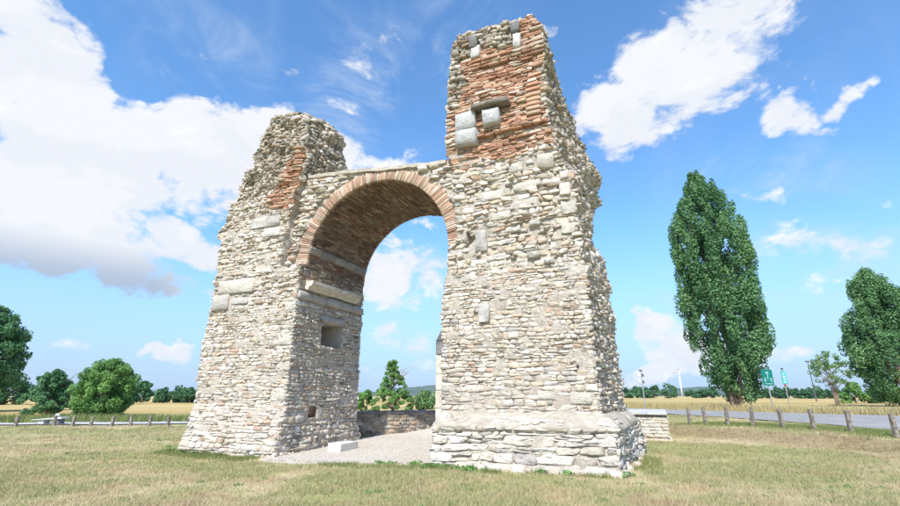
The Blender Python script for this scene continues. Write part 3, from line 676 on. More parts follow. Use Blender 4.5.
# tiles stacked inside the arched recess at the right
fR = front_abs(PRf)
for i, z in enumerate(np.arange(9.38, 10.9, .17)):
    x0, x1 = 8.09 + .03 * rng.random(), 8.56 - .03 * rng.random()
    if z > 10.5: x0, x1 = x0 + (z - 10.5) * .35, x1 - (z - 10.5) * .35
    BRICK.add(fR, [rectq(x0, z, x1, z + .10)], [.05 + .05 * rng.random()], 'brick', pick(BR * 1.08, BRW, 1), True, .02, .1, .05, parent=pier_r)
    BRICK.add(fR, [rectq(x0 + .03, z + .11, x1 - .03, z + .16)], [.03], 'brick', pick(BR, BRW, 1), True, .02, .1, .05, parent=pier_r)
for q in RB: BLOCK.add(fR, [rectq(*q[:4])], [q[4]], 'block', [GREYS[q[5]] * rng.uniform(.9, 1.06)], True, .045, .2, .14, 'stone_block', pier_r)
for q in UB: BLOCK.add(fR, [rectq(*q[:4])], [q[4]], 'block', [np.array((.50, .49, .47)) * rng.uniform(.95, 1.08)], True, .006, .03, .0, 'stone_block', pier_r)
for q in UG: BLOCK.add(fR, [rectq(*q[:4])], [q[4]], 'block', [np.array((.20, .19, .18))], True, .03, .1, .2, 'stone_block', pier_r)
for q in UP: BLOCK.add(fR, [rectq(*q[:4])], [q[4]], 'block', [np.array((.60, .57, .52))], True, .04, .1, .1, 'stone_block', pier_r)
BLOCK.add(fR, [rectq(*SLAB)], [.34], 'block', [np.array((.24, .21, .18))], True, .02, .05, .03, 'stone_slab', pier_r)
# right end face: raw rubble core
ZE = [(.9, 6.0, (.08, .17), (.10, .27), (.01, .09), 'rubble'), (6.0, 13.3, (.08, .2), (.10, .32), (.02, .13), 'rubble')]
zones(PRf, 1, ZE, None, None, True, pier_r, 140)
zones(PRf, 2, [(.5, 13.2, (.12, .24), (.2, .5), (.02, .07), 'rubble')], None, None, False, pier_r, 150)
zones(PRf, 3, [(.9, 5.7, (.10, .2), (.15, .4), (.02, .05), 'rubble'), (5.7, 13.2, (.10, .2), (.15, .36), (.03, .10), 'rubble')], None, lambda x, z, L: z < 5.75 or z > 8.9, False, pier_r, 160)
# pilaster of squared blocks inside the passage, dark weathered block on top
zz = [.85, 1.28, 1.75, 2.2, 2.72]
pil = [((4.98, .40, zz[i] + .006), (5.47, 1.02, zz[i + 1] - .006)) for i in range(4)]
for a, c in pil: MB().box(a, c, .008).build('stone_block', M['cornice'], pier_r, bevel=.012)
mb = MB().box((4.98, .38, 2.73), (5.47, 1.0, 3.12), .01); mb.add([(4.98, .38, 3.125), (5.47, .38, 3.125), (5.47, 1, 3.125), (4.98, 1, 3.125), (5.14, .40, 3.42), (5.47, .40, 3.42), (5.47, .95, 3.42), (5.14, .95, 3.42)], [(0, 3, 2, 1), (4, 5, 6, 7), (0, 1, 5, 4), (1, 2, 6, 5), (2, 3, 7, 6), (3, 0, 4, 7)])
o = mb.build('stone_block', M['darkcap'], pier_r, bevel=.015); o['label'] = 'dark weathered top block of the passage pilaster'

# --- plinth of the right pier
PT = [([-.3, .55, .82, .87, .96, 1.06, 1.2], [5.58, 5.60, 5.62, 5.58, 5.60, 5.64, 5.70], [-1.15, -1.06, -1.0, -1.08, -1.05, -.70, -.25]),
      ([-.3, .3, .82, .87, .97, 1.08, 1.2], [9.84, 9.82, 9.78, 9.86, 9.84, 9.70, 9.56], [-.62, -.58, -.52, -.60, -.56, -.38, -.18]),
      ([-.3, .9, 1.1, 1.2], [10.15, 10.05, 9.9, 9.75], [4.5, 4.4, 4.2, 4.0]),
      ([-.3, .9, 1.1, 1.2], [5.2, 5.3, 5.4, 5.5], [4.4, 4.3, 4.1, 3.95])]
PPl = Pier(PT, ([0, 1.2], [.07, .05]), 51)
V, F = PPl.core(-.25, 1.2, step=.05, nseg=70, lump=.05)
plinth = link('plinth', mesh_arrays('plinth', V, F, M['cement'], shade=True), gate)
for k, seen in ((0, True), (1, True), (2, False), (3, True)):
    for i, (z0, z1, hr, wr, o, tp) in enumerate([(-.1, .34, (.13, .24), (.2, .58), (.03, .08), 'big'), (.36, .60, (.14, .23), (.18, .6), (.02, .06), 'big'), (.61, .86, (.08, .11), (.14, .40), (.02, .05), 'rubble'), (.98, 1.14, (.05, .08), (.10, .26), (.004, .03), 'rubble')]):
        Q = courses(z0, z1 - .05, hr, wr, PPl.length(k), .02, .03, seed=170 + k * 5 + i, keep=None if z0 < .9 else (lambda x, z, L: vnoise(np.array([x, z * 3, k * 9.]), 2.2, 13) > .05))
        STONE.add(PPl.face(k), Q, rng.uniform(o[0], o[1], len(Q)), tp, pick(PAL[[0, 1, 3, 6]] * 1.03, [.2, .35, .15, .3], len(Q)), seen, .10, .2, .2, parent=plinth)
# boulder on the plinth corner and fallen stones along the foot
def rock(name, c, r, col, parent, seed, mat='stone', sub=2):
    bm = bmesh.new(); bmesh.ops.create_icosphere(bm, subdivisions=sub, radius=1)
    P = np.array([v.co[:] for v in bm.verts]); P = P * (1 + .28 * vnoise(P + seed * 3.3, 1.1, seed)[:, None] + .1 * vnoise(P + seed, 2.7, seed)[:, None])
    P = np.sign(P) * np.abs(P) ** .85 * np.array(r)
    f = [[v.index for v in q.verts] for q in bm.faces]; bm.free()
    return link(name, mesh_arrays(name, P, [f], M[mat], np.tile(col, (len(P), 1))), parent, c)
rock('stone', (5.70, -.62, 1.02), (.25, .22, .24), (.60, .55, .46), plinth, 11, sub=1)
for i in range(26):
    x = 5.65 + 4.3 * (i + rng.random() * .7) / 26; dd = np.interp(x, [5.4, 10.0], [-1.2, -.68]) - rng.uniform(.02, .12)
    k = rng.uniform(.07, .17); rock('stone', (x, dd, .03), (k * 1.3, k, k * .75), PAL[rng.integers(4)] * rng.uniform(.9, 1.05), plinth, 20 + i)
for i in range(5): rock('stone', (9.86 + .05 * i + rng.uniform(-.02, .1), -.45 + i * .8 + rng.uniform(-.2, .2), .0), (rng.uniform(.08, .14), rng.uniform(.1, .2), .10), PAL[rng.integers(4)], plinth, 60 + i)
# loose rubble on the ruined tops
for i in range(46):
    u = rng.random(); P = PLf.face(0)(np.array([u]), np.array([12.15]))[0][0] if i % 2 else PLf.face(1)(np.array([u]), np.array([12.1 - .5 * u]))[0][0]
    k = rng.uniform(.07, .17); rock('stone', P + np.array([-rng.uniform(.0, .25), rng.uniform(0, .3), rng.uniform(-.12, .10)]), (k * 1.2, k, k * .8), pick(PAL, PALW, 1)[0] * .9, pier_l, 100 + i, sub=1)
for i in range(40):
    u = rng.random(); P = PRf.face(0)(np.array([u]), np.array([13.22]))[0][0]
    k = rng.uniform(.06, .15); rock('stone', P + np.array([rng.uniform(-.08, .08), rng.uniform(-.03, .8), rng.uniform(-.06, .10)]), (k * 1.3, k, k * .7), pick(np.r_[PAL, BR], np.r_[PALW, BRW * .6], 1)[0], pier_r, 200 + i, sub=1)

# --- turn the pieces into objects: the 300 that show largest singly, the rest joined
Rg = np.array([[ge[0], gn[0], 0], [ge[1], gn[1], 0], [0, 0, 1]])
def project(P):
    d = P @ Rg.T + np.array([GX, GY, 0]) - np.array([0, 0, CAM_H]); c, s_ = math.cos(PITCH), math.sin(PITCH)
    zc = d[..., 1] * c + d[..., 2] * s_; yc = -d[..., 1] * s_ + d[..., 2] * c
    return np.stack([F_PX * d[..., 0] / zc, F_PX * yc / zc], -1), d
def emit(items, name, stuff_name, mat, limit, root, shade=False):
    sc = []
    for it in items:
        if not it[3]: sc.append(-1); continue
        p, d = project(it[1]); nn = it[4] @ Rg.T; face = -(d.mean(0) @ nn)
        sc.append((np.ptp(p[:, 0]) * np.ptp(p[:, 1])) if face > .3 else 0)
    order = np.argsort(-np.array(sc)); single = set(order[:limit].tolist()); rest = {}
    for i, it in enumerate(items):
        tpl, V, col, seen, nn, nm, par = it
        if i in single and sc[i] > 0:
            c = V.mean(0); T, q, tr = TPL[tpl]
            link(nm or name, mesh_arrays(name, V - c, [q, tr], mat, np.tile(col, (len(V), 1)), shade and tpl == 'big'), par, c)
        else: rest.setdefault(tpl, []).append(it)
    Vs, Q4, T3, C = [], [], [], []; b0 = 0
    for tpl, L in rest.items():
        T, q, tr = TPL[tpl]; n = len(L); Mv = len(T); base = b0 + np.arange(n)[:, None, None] * Mv
        Vs.append(np.array([x[1] for x in L]).reshape(-1, 3)); Q4.append((q[None] + base).reshape(-1, 4)); T3.append((tr[None] + base).reshape(-1, 3))
        C.append(np.repeat(np.array([x[2] for x in L]), Mv, 0)); b0 += n * Mv
    if Vs:
        o = link(stuff_name, mesh_arrays(stuff_name, np.concatenate(Vs), [np.concatenate(Q4), np.concatenate(T3)], mat, np.concatenate(C)), root); o['kind'] = 'stuff'
    print(name, len(items), 'single', len(single))
emit(STONE.items, 'stone', 'small_stones', M['stone'], 215, gate, True)
emit(BRICK.items, 'brick', 'small_bricks', M['brick'], 300, gate)
emit(BLOCK.items, 'stone_block', 'small_blocks', M['stone'], 400, gate)

# ------------------------------------------------------------------ low walls behind the gate
def w2l(x, y): return (x - GX) * ge[0] + (y - GY) * ge[1], (x - GX) * gn[0] + (y - GY) * gn[1]
def const_tab(pts, z0, z1, spread=0.0):
    cx, cy = np.mean(pts, 0); return [([z0, z1], [p[0] + (p[0] - cx) * spread, p[0]], [p[1], p[1]]) for p in pts]
def shift(items, off): return [(t_, V - off, c, s_, n, nm, par) for (t_, V, c, s_, n, nm, par) in items]
# squared stump of a lost rear pier, right of the gate
ST = [(5.9, 8.25), (10.9, 8.25), (10.85, 12.9), (5.9, 12.9)]
off = np.array([8.4, 10.5, 0.0]); wx, wy = loc2w(off[0], off[1])
stump = empty('low_masonry_base', (wx, wy, 0), -YAW); tag(stump, 'low squared pale stone base with flat slab top, right of the taller pier', 'wall')
Pst = Pier(const_tab(ST, 0, 1), ([0, 1], [.012, .012]), 91); V, F = Pst.core(-.3, .90, step=.1, nseg=30)
link('core', mesh_arrays('core', V - off, F, M['mortar']), stump)
PS = Pieces()
for k, seen in ((0, True), (1, True), (2, False), (3, False)):
    Q = courses(.12, .80, (.10, .15), (.18, .48), Pst.length(k), .012, .006, seed=300 + k)
    PS.add(Pst.face(k), Q, rng.uniform(.02, .045, len(Q)), 'block' if seen else 'brick', pick(PAL[[0, 1, 6]], [.3, .4, .3], len(Q), .05), seen, .03, .15, .1, parent=stump)
    Q = courses(-.12, .05, (.17, .18), (.3, .7), Pst.length(k), .012, .006, seed=310 + k)
    PS.add(Pst.face(k), Q, rng.uniform(.10, .13, len(Q)), 'block', pick(PAL[[0, 1, 4]], [.3, .3, .3], len(Q), .05), seen, .03, .1, .05, parent=stump)
emit_items = PS.items
_p = project
def emit_off(items, name, stuff, mat, limit, root, off):
    # score in gate space, then move into the thing's own space
    sc = []
    for it in items:
        if not it[3]: sc.append(-1); continue
        p, d = _p(it[1]); nn = it[4] @ Rg.T; sc.append(np.ptp(p[:, 0]) * np.ptp(p[:, 1]) * (p[:, 0].mean() > 185 or p[:, 0].mean() < -5) if -(d.mean(0) @ nn) > .3 else 0)
    ordr = np.argsort(-np.array(sc)); single = set(ordr[:limit].tolist())
    big = [it for i, it in enumerate(items) if i in single and sc[i] > 0]; small = [it for i, it in enumerate(items) if not (i in single and sc[i] > 0)]
    for tpl, V, col, seen, nn, nm, par in big:
        c = V.mean(0); T, q, tr = TPL[tpl]; link(name, mesh_arrays(name, V - c, [q, tr], mat, np.tile(col, (len(V), 1))), root, c - off)
    Vs, Q4, T3, C, b0 = [], [], [], [], 0
    for tpl, V, col, seen, nn, nm, par in small:
        T, q, tr = TPL[tpl]; Vs.append(V - off); Q4.append(q + b0); T3.append(tr + b0); C.append(np.tile(col, (len(V), 1))); b0 += len(V)
    if Vs: link(stuff, mesh_arrays(stuff, np.concatenate(Vs), [np.concatenate(Q4), np.concatenate(T3)], mat, np.concatenate(C)), root)['kind'] = 'stuff'
emit_off(PS.items, 'stone', 'small_stones', M['stone'], 90, stump, off)
mb = MB()
for i in range(7):
    x0 = 5.8 + i * .733; mb2 = MB().box((x0 - off[0], 8.12 - off[1], .915), (x0 + .728 - off[0], 13.0 - off[1], 1.0), .004); mb2.build('coping_slab', M['concrete'], stump, bevel=.012)
# rubble wall seen through the passage
a, c = np.array(w2l(-5.4, 19.8)), np.array(w2l(3.2, 23.2)); dr = (c - a) / np.linalg.norm(c - a); nr_ = np.array([-dr[1], dr[0]])
off = np.array([(a[0] + c[0]) / 2, (a[1] + c[1]) / 2, 0]); wx, wy = loc2w(off[0], off[1])
pw = empty('low_rubble_wall', (wx, wy, 0), -YAW); tag(pw, 'low rubble wall with a dark coping, seen through the arch', 'wall')
Ppw = Pier(const_tab([a, c, c + nr_ * .5, a + nr_ * .5], 0, 1), ([0, 1], [.02, .02]), 95); V, F = Ppw.core(-.3, .86, step=.1, nseg=40)
link('core', mesh_arrays('core', V - off, F, M['mortar']), pw)
PS = Pieces()
for k, seen in ((0, True), (1, False), (2, False), (3, False)):
    Q = courses(-.1, .84, (.10, .18), (.14, .40), Ppw.length(k), .016, .02, seed=320 + k)
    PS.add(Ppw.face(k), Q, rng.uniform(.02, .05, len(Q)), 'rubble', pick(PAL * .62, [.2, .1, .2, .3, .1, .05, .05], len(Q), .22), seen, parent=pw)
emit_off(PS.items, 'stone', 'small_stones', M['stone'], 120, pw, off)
L = np.linalg.norm(c - a); nsl = 10
for i in range(nsl):
    u0, u1 = i / nsl, (i + 1) / nsl - .004; P = [a + (c - a) * u0 - nr_ * .07, a + (c - a) * u1 - nr_ * .07, a + (c - a) * u1 + nr_ * .57, a + (c - a) * u0 + nr_ * .57]
    z0, z1 = .865, .965; v = [(p[0] - off[0], p[1] - off[1], z) for z in (z0, z1) for p in P]
    MB().add(v, [(0, 3, 2, 1), (4, 5, 6, 7), (0, 1, 5, 4), (1, 2, 6, 5), (2, 3, 7, 6), (3, 0, 4, 7)]).build('coping_slab', M['darkcap'], pw, bevel=.015)

# gravel floor of the passage
us, ds = np.linspace(0, 1, 60), np.linspace(0, 1, 90); GV = np.zeros((90, 60, 3))
for j, v in enumerate(ds):
    for i, u in enumerate(us):
        s_ = -.3 + 6.2 * u; d0 = np.interp(s_, [-.3, .2, 1.8, 3.4, 5.0, 5.9], [-.5, -1.05, -1.55, -1.15, -.75, -.6]) + .22 * vnoise(np.array([s_ * 1.0, 3.3, 0]), 1.6, 8) + .1 * vnoise(np.array([s_, 9., 0]), 5, 9)
        d_ = d0 + (9.0 - d0) * v; x, y = loc2w(s_, d_); GV[j, i] = (x, y, terrain(x, y) + .03 * min(1, v * 14) - .012 * (v == 0))
gv = link('gravel_path', mesh_arrays('gravel_path', GV, [grid_faces(GV, 0)], M['gravel'], shade=True)); tag(gv, 'pale gravel floor running through the passage', kind='structure')
# loose pebbles on it
Vs, Fs, b0 = [], [], 0; oct_ = np.array([(1, 0, 0), (-1, 0, 0), (0, 1, 0), (0, -1, 0), (0, 0, 1), (0, 0, -1)], float); of = np.array([(0, 2, 4), (2, 1, 4), (1, 3, 4), (3, 0, 4), (2, 0, 5), (1, 2, 5), (3, 1, 5), (0, 3, 5)])
for i in range(2600):
    s_, d_ = rng.uniform(.1, 5.3), rng.uniform(-1.3, 6); x, y = loc2w(s_, d_); k = rng.uniform(.008, .028)
    if d_ < np.interp(s_, [-.3, .2, 1.8, 3.4, 5.0, 5.9], [-.5, -1.05, -1.55, -1.15, -.75, -.6]) + .1: continue
    Vs.append(oct_ * k * rng.uniform(.7, 1.3, (6, 3)) + (x, y, float(terrain(x, y)) + .035)); Fs.append(of + b0); b0 += 6
o = link('pebbles', mesh_arrays('pebbles', np.concatenate(Vs), [np.concatenate(Fs)], M['gravel'])); tag(o, 'loose pale pebbles scattered over the passage floor', 'pebbles', kind='stuff')
# white block in the passage
wx, wy = loc2w(1.26, 1.42); mb = MB().box((-.25, -.48, 0), (.25, .48, .27), .012)
o = mb.build('stone_block', M['white_block'], None, (wx, wy, float(terrain(wx, wy)) - .01), bevel=.012); o.rotation_euler.z = -YAW
tag(o, 'white squared stone block lying at the foot of the left pier inside the passage', 'stone block')

# ------------------------------------------------------------------ bollards
def post_mesh(wd, h):
    mb = MB(); k = .86
    v = [(-wd / 2, -wd / 2, -.3), (wd / 2, -wd / 2, -.3), (wd / 2, wd / 2, -.3), (-wd / 2, wd / 2, -.3), (-wd / 2 * k, -wd / 2 * k, h * .97), (wd / 2 * k, -wd / 2 * k, h * .97), (wd / 2 * k, wd / 2 * k, h), (-wd / 2 * k, wd / 2 * k, h)]
    return mb.add(v, [(0, 3, 2, 1), (4, 5, 6, 7), (0, 1, 5, 4), (1, 2, 6, 5), (2, 3, 7, 6), (3, 0, 4, 7)]).mesh('wooden_bollard', M['wood'], bevel=.018, seg=2)
pm = post_mesh(.145, .80); pm2 = post_mesh(.15, .56)
RP = [(11.51, 23.37), (11.98, 22.82), (12.54, 22.0), (13.12, 21.11), (13.68, 20.05), (14.16, 18.99), (14.44, 17.62), (14.53, 15.97)]
RO = ['nearest the low stone base, right-hand row', 'second from the low stone base, right-hand row', 'third from the low stone base, standing left of the poplar trunk', 'fourth from the low stone base, in front of the poplar trunk', 'in front of the green sign, fifth in the right-hand row', 'third from the right edge of the right-hand row', 'second from the right edge of the right-hand row', 'at the right edge of the picture, nearest of its row']
RO[2] = 'third from the low stone base, right-hand row'; RO[3] = 'fourth from the low stone base, right-hand row'; RO[4] = 'fifth from the low stone base, right-hand row'
for (x, y), s_ in zip(RP, RO):
    o = link('wooden_bollard', pm, None, (x, y, float(terrain(x, y)))); o.rotation_euler = (rng.normal(0, .02), rng.normal(0, .03), rng.uniform(-.3, .3)); o.scale.z = rng.uniform(.95, 1.04)
    tag(o, 'weathered square wooden bollard ' + s_, 'bollard', 'wooden bollards along the right-hand road')
LP = [(-23.58, 26.48), (-21.62, 26.65), (-20.64, 26.65), (-19.63, 26.65), (-18.56, 26.75), (-17.62, 26.91), (-16.62, 26.95), (-15.65, 27.08), (-14.69, 27.35)]
LO = ['at the far left, first of the left-hand row', 'in front of the low grey slab, second of the left-hand row', 'third from the left in the left-hand row', 'fourth from the left in the left-hand row', 'fifth from the left in the left-hand row', 'sixth from the left in the left-hand row', 'third from the gate in the left-hand row', 'second from the gate in the left-hand row', 'nearest the gate in the left-hand row']
for (x, y), s_ in zip(LP, LO):
    o = link('wooden_bollard', pm2, None, (x, y, float(terrain(x, y)))); o.rotation_euler = (rng.normal(0, .03), rng.normal(0, .05), rng.uniform(-.3, .3)); o.scale.z = rng.uniform(.92, 1.05)
    tag(o, 'short dark wooden bollard ' + s_, 'bollard', 'wooden bollards along the left-hand path')
# low grey slab on blocks by the path
sl = empty('stone_bench', (-23.0, 28.0, float(terrain(-23., 28.)))); tag(sl, 'low pale grey slab on two supports beside the left path', 'bench')
MB().add([(-.95, -.32, .25), (.85, -.32, .33), (.85, .32, .33), (-.95, .32, .25), (-.80, -.28, .30), (.80, -.28, .44), (.80, .28, .44), (-.80, .28, .30)], [(0, 3, 2, 1), (4, 5, 6, 7), (0, 1, 5, 4), (1, 2, 6, 5), (2, 3, 7, 6), (3, 0, 4, 7)]).build('slab', M['concrete'], sl, bevel=.02)
MB().box((-.5, -.22, -.1), (-.2, .22, .29), .01).build('support', M['concrete'], sl, bevel=.01); MB().box((.35, -.22, -.1), (.65, .22, .34), .01).build('support', M['darkcap'], sl, bevel=.01)
rock('stone', (.35, 0, .50), (.13, .12, .14), (.62, .61, .58), sl, 5, sub=1)

# ------------------------------------------------------------------ trees
def leaf_cloud(C, cr, n, leaf, r, up=.35, squash=.85, core=.5):
    k = r.choice(len(C), n, p=cr ** 2 / (cr ** 2).sum()); d = r.normal(0, 1, (n, 3)); d /= np.linalg.norm(d, axis=1)[:, None]
    rad = cr[k] * (core + (1 - core) * r.random(n) ** .6); P = C[k] + d * rad[:, None] * np.array([1, 1, squash])
    nn = d * .7 + r.normal(0, .55, (n, 3)) + np.array([0, 0, up]); nn /= np.linalg.norm(nn, axis=1)[:, None]
    t_ = np.cross(nn, r.normal(0, 1, (n, 3))); t_ /= np.linalg.norm(t_, axis=1)[:, None] + 1e-9; bt = np.cross(nn, t_)
    sz = leaf * r.uniform(.55, 1.25, n)[:, None]
    V = np.stack([P - t_ * sz, P - bt * sz * .62, P + t_ * sz, P + bt * sz * .62], 1)
    tone = np.clip(r.normal(.42, .2, n) + r.normal(0, .24, len(C))[k], 0, 1)
    return V.reshape(-1, 3), np.arange(4 * n).reshape(-1, 4), np.repeat(tone, 4)
def tree(name, loc, h, rad, cb, ncl, nlf, leaf, mat, label, group=None, prof=None, seed=0, tr=.2, clf=.26, stems=1, lean=0, cover=.92, zs=1.0, bare=0):
    r = np.random.default_rng(500 + seed); x, y = loc; root = empty(name, (x, y, float(terrain(x, y)))); tag(root, label, 'bush' if 'bush' in name or 'hedge' in name else 'tree', group)
    prof = prof or ([0, .12, .4, .7, .9, 1], [.55, .85, 1, .85, .5, .15])
    t_ = r.random(ncl) ** .95; ang = r.uniform(0, 6.283, ncl); rr_ = np.interp(t_, *prof) * rad; q = r.random(ncl) ** .42 * cover
    top_ = np.clip((t_ - .80) / .1, 0, 1) * (.12 * rad if 'poplar' in name else 0)
    crs = rad * clf * r.uniform(.6, 1.25, ncl) * (.55 + .45 * np.interp(t_, *prof))
    C = np.stack([np.cos(ang) * rr_ * q - top_ + lean * t_ * h * .1, np.sin(ang) * rr_ * q, cb + (h - cb) * t_ * (1 - .3 * clf * rad / max(h - cb, 1e-3))], 1)
    mb = MB(); hs = cb + (h - cb) * .5
    for s_ in range(stems):
        sx, sy = (r.normal(0, tr * 1.2, 2) if stems > 1 else (0, 0)); pts = [(sx * .6, sy * .6, -.3), (sx * .8, sy * .8, cb * .4 + .1), (sx * 1.5 + lean * h * .02, sy * 1.5, cb + (h - cb) * .3), (sx * 1.8 + lean * h * .06, sy * 1.8, hs)]
        k = tr / stems ** .5; mb.tube(pts, [k * 1.5, k, k * .7, k * .12], 9)
    for i in r.choice(ncl, min(ncl, 34), replace=False):
        c = C[i]; z0 = max(.2, c[2] - .35 * math.hypot(c[0], c[1]) - .12 * h); z0 = min(z0, hs * .95); wgt = z0 / h
        p0 = np.array([lean * h * .05 * wgt, 0, z0]); mid = (p0 + c) / 2 + np.array([0, 0, .04 * h]) * r.uniform(-.4, .6); k = tr * (.45 - .32 * wgt)
        mb.tube([p0, mid, c], [k, k * .6, k * .15], 5, False)
    for i in range(bare):
        a = r.uniform(-.9, .9); p0 = np.array([0, 0, cb + (h - cb) * .45]); L_ = h * r.uniform(.28, .5); p1 = p0 + L_ * .55 * np.array([math.sin(a) * .8 + .25, r.normal(0, .2), .8]); p2 = p0 + L_ * np.array([math.sin(a) + .3, r.normal(0, .25), .95])
        mb.tube([p0, p1, p2], [.035, .022, .008], 5, False)
        for j in range(5):
            f_ = r.uniform(.4, .95); b_ = p0 + (p2 - p0) * f_; mb.tube([b_, b_ + L_ * .28 * np.array([r.normal(.1, .6), r.normal(0, .5), r.uniform(.2, .9)])], [.014, .005], 4, False)
    mb.build('trunk', M['bark'], root, smooth=True)
    C[:, 2] = np.maximum(C[:, 2], crs * .35)
    V, F, tone = leaf_cloud(C, crs, nlf, leaf, r, squash=zs); V[:, 2] = np.maximum(V[:, 2], .02)
    link('crown', mesh_arrays('crown', V, [F], M[mat], np.repeat(tone[:, None], 3, 1)), root); return root
POP = ([0, .06, .16, .36, .6, .78, .86, .92, 1], [.30, .55, .86, 1, .98, .86, .66, .44, .10])
tree('poplar_tree', (28.4, 47.3), 25.4, 3.65, 1.3, 480, 92000, .135, 'leaf_poplar', 'tall columnar poplar tree standing alone beside the road', 'poplars beyond the road', POP, 1, .42, .15, 3, 0, 1.08, 2.5)
tree('poplar_tree', (58.0, 61), 17.8, 5.0, .8, 400, 62000, .16, 'leaf_poplar', 'broader poplar tree cut by the right edge of the picture', 'poplars beyond the road', ([0, .08, .3, .6, .8, .93, 1], [.35, .7, 1, .84, .55, .3, .06]), 2, .36, .155, 4, -.1, 1.05, 1.8)
tree('young_tree', (51.2, 63.5), 7.2, 2.4, 2.5, 90, 3000, .12, 'leaf_pale', 'small sparse young tree with bare stems left of the right-hand poplar', None, None, 3, .15, .16, 4, 0, 1, .8)
tree('broadleaf_tree', (-50.9, 51), 11.2, 4.1, 2.2, 300, 46000, .14, 'leaf_dark', 'tall dark green tree cut by the left edge of the picture', None, None, 4, .32, .18)
tree('loose_bush', (-35.8, 43), 3.9, 2.3, .2, 110, 11000, .10, 'leaf_dark', 'dark feathery bush behind the low grey slab', None, ([0, .2, .5, .8, 1], [.8, 1, .8, .5, .15]), 5, .12, .15, 3, 0, 1, .9, 5)
tree('low_bush', (-31.9, 43.2), 2.9, 1.9, .1, 80, 8000, .10, 'leaf_dark', 'lower dark bush squeezed between the feathery bush and the big round bush', None, None, 6, .1, .18)
tree('round_bush', (-29.4, 40.8), 4.7, 2.35, .25, 220, 34000, .085, 'leaf_mid', 'big round bright green bush behind the left path', None, ([0, .15, .45, .75, .92, 1], [.6, .9, 1, .85, .55, .2]), 7, .2, .18, 3)
tree('round_tree', (-75.2, 117), 5.2, 2.5, .4, 40, 5000, .24, 'leaf_far', 'small round dark tree in the field, right of the big round bush', None, None, 8, .2, .3)
for i, (x, y, h, r_) in enumerate([(-70.6, 118, 3.6, 2.3), (-66.8, 119, 4.2, 2.3), (-63.4, 117, 3.5, 2.1), (-60.0, 118, 3.9, 2.2)]):
    tree('hedge_bush', (x, y), h, r_, .2, 26, 2600, .25, 'leaf_far', 'dark far hedge bush ' + ['next to the small round tree', 'second from the small round tree', 'third from the small round tree', 'beside the left pier'][i] + ' on the left', 'bushes of the far hedge on the left', None, 20 + i, .15, .32)
for i, (x, y, h, r_) in enumerate([(-86, 92, 6.2, 4.0), (-79, 95, 5.4, 3.6), (-72.5, 97, 5.0, 3.4), (-66, 96, 4.4, 3.0)]):
    tree('dark_tree', (x, y), h, r_, .4, 34, 3600, .3, 'leaf_far', 'dark tree behind the left bushes, ' + ['partly behind the edge tree', 'second from the left edge', 'third from the left edge', 'last before the round bush'][i], 'dark trees behind the left bushes', None, 30 + i, .2, .3)
tree('scrub_tree', (-6.4, 54), 5.6, 2.2, .2, 120, 11000, .10, 'leaf_mid', 'scrubby green tree with bare twigs seen through the arch', None, ([0, .2, .45, .7, 1], [1, 1, .7, .42, .15]), 9, .12, .17, 2, -.3, 1, .8, 9)
for i, (x, h, r_) in enumerate([(-9.4, 2.2, 1.6), (-3.0, 2.1, 1.6), (-.9, 1.9, 1.3)]):
    tree('low_bush', (x, 54.5), h, r_, .1, 16, 2200, .13, 'leaf_pale' if i else 'leaf_mid', ['small green bush left of the scrubby tree seen through the arch', 'pale green bush right of the scrubby tree, seen through the arch', 'pale green bush next to the taller pier, seen through the arch'][i], None, None, 40 + i, .06, .32)
k = 0
WORD = ['first', 'second', 'third', 'fourth', 'fifth', 'sixth', 'seventh', 'eighth', 'ninth', 'tenth', 'eleventh']
for i, (u, y, h, r_) in enumerate([(627, 300, 6, 4.5), (637, 305, 7, 4.8), (647, 300, 6.2, 4.6), (655, 296, 8.0, 3.2), (668, 290, 8.2, 5.6), (692, 310, 5, 4.2), (701, 312, 5.6, 4.4), (711, 305, 6.0, 4.6)]):
    tree('distant_tree', ((u - 450) / 457 * y / 1.045, y), h, r_, .3, 16, 900, .62, 'leaf_far', 'distant dark tree beyond the wheat, ' + (WORD[i] + ' to the right of the taller pier'), 'distant trees left of the poplar', None, 60 + i, .25, .36)
for i, (u, y, h, r_) in enumerate([(757, 262, 6.2, 3.4), (767, 260, 5.8, 3.6), (778, 262, 6.2, 3.6), (787, 262, 5.8, 3.8), (796, 260, 5.4, 3.6), (804, 262, 5.0, 3.4), (816, 240, 6.8, 4.0), (828, 262, 4.8, 3.6), (837, 262, 4.8, 3.6)]):
    tree('distant_tree', ((u - 450) / 457 * y / 1.045, y), h, r_, .3, 16, 900, .55, 'leaf_far', 'distant dark tree beyond the wheat, ' + (WORD[i] + ' to the right of the poplar trunk'), 'distant trees right of the poplar', None, 80 + i, .25, .36)
for i, (x, h, r_) in enumerate([(73.5, 3.6, 2.3), (77.5, 3.4, 2.4)]):
    tree('hedge_bush', (x, 87), h, r_, .1, 22, 2400, .22, 'leaf_mid', ['bright green hedge bush right of the young tree', 'bright green hedge bush under the right-hand poplar'][i], 'bright hedge bushes on the right', None, 95 + i, .1, .33)

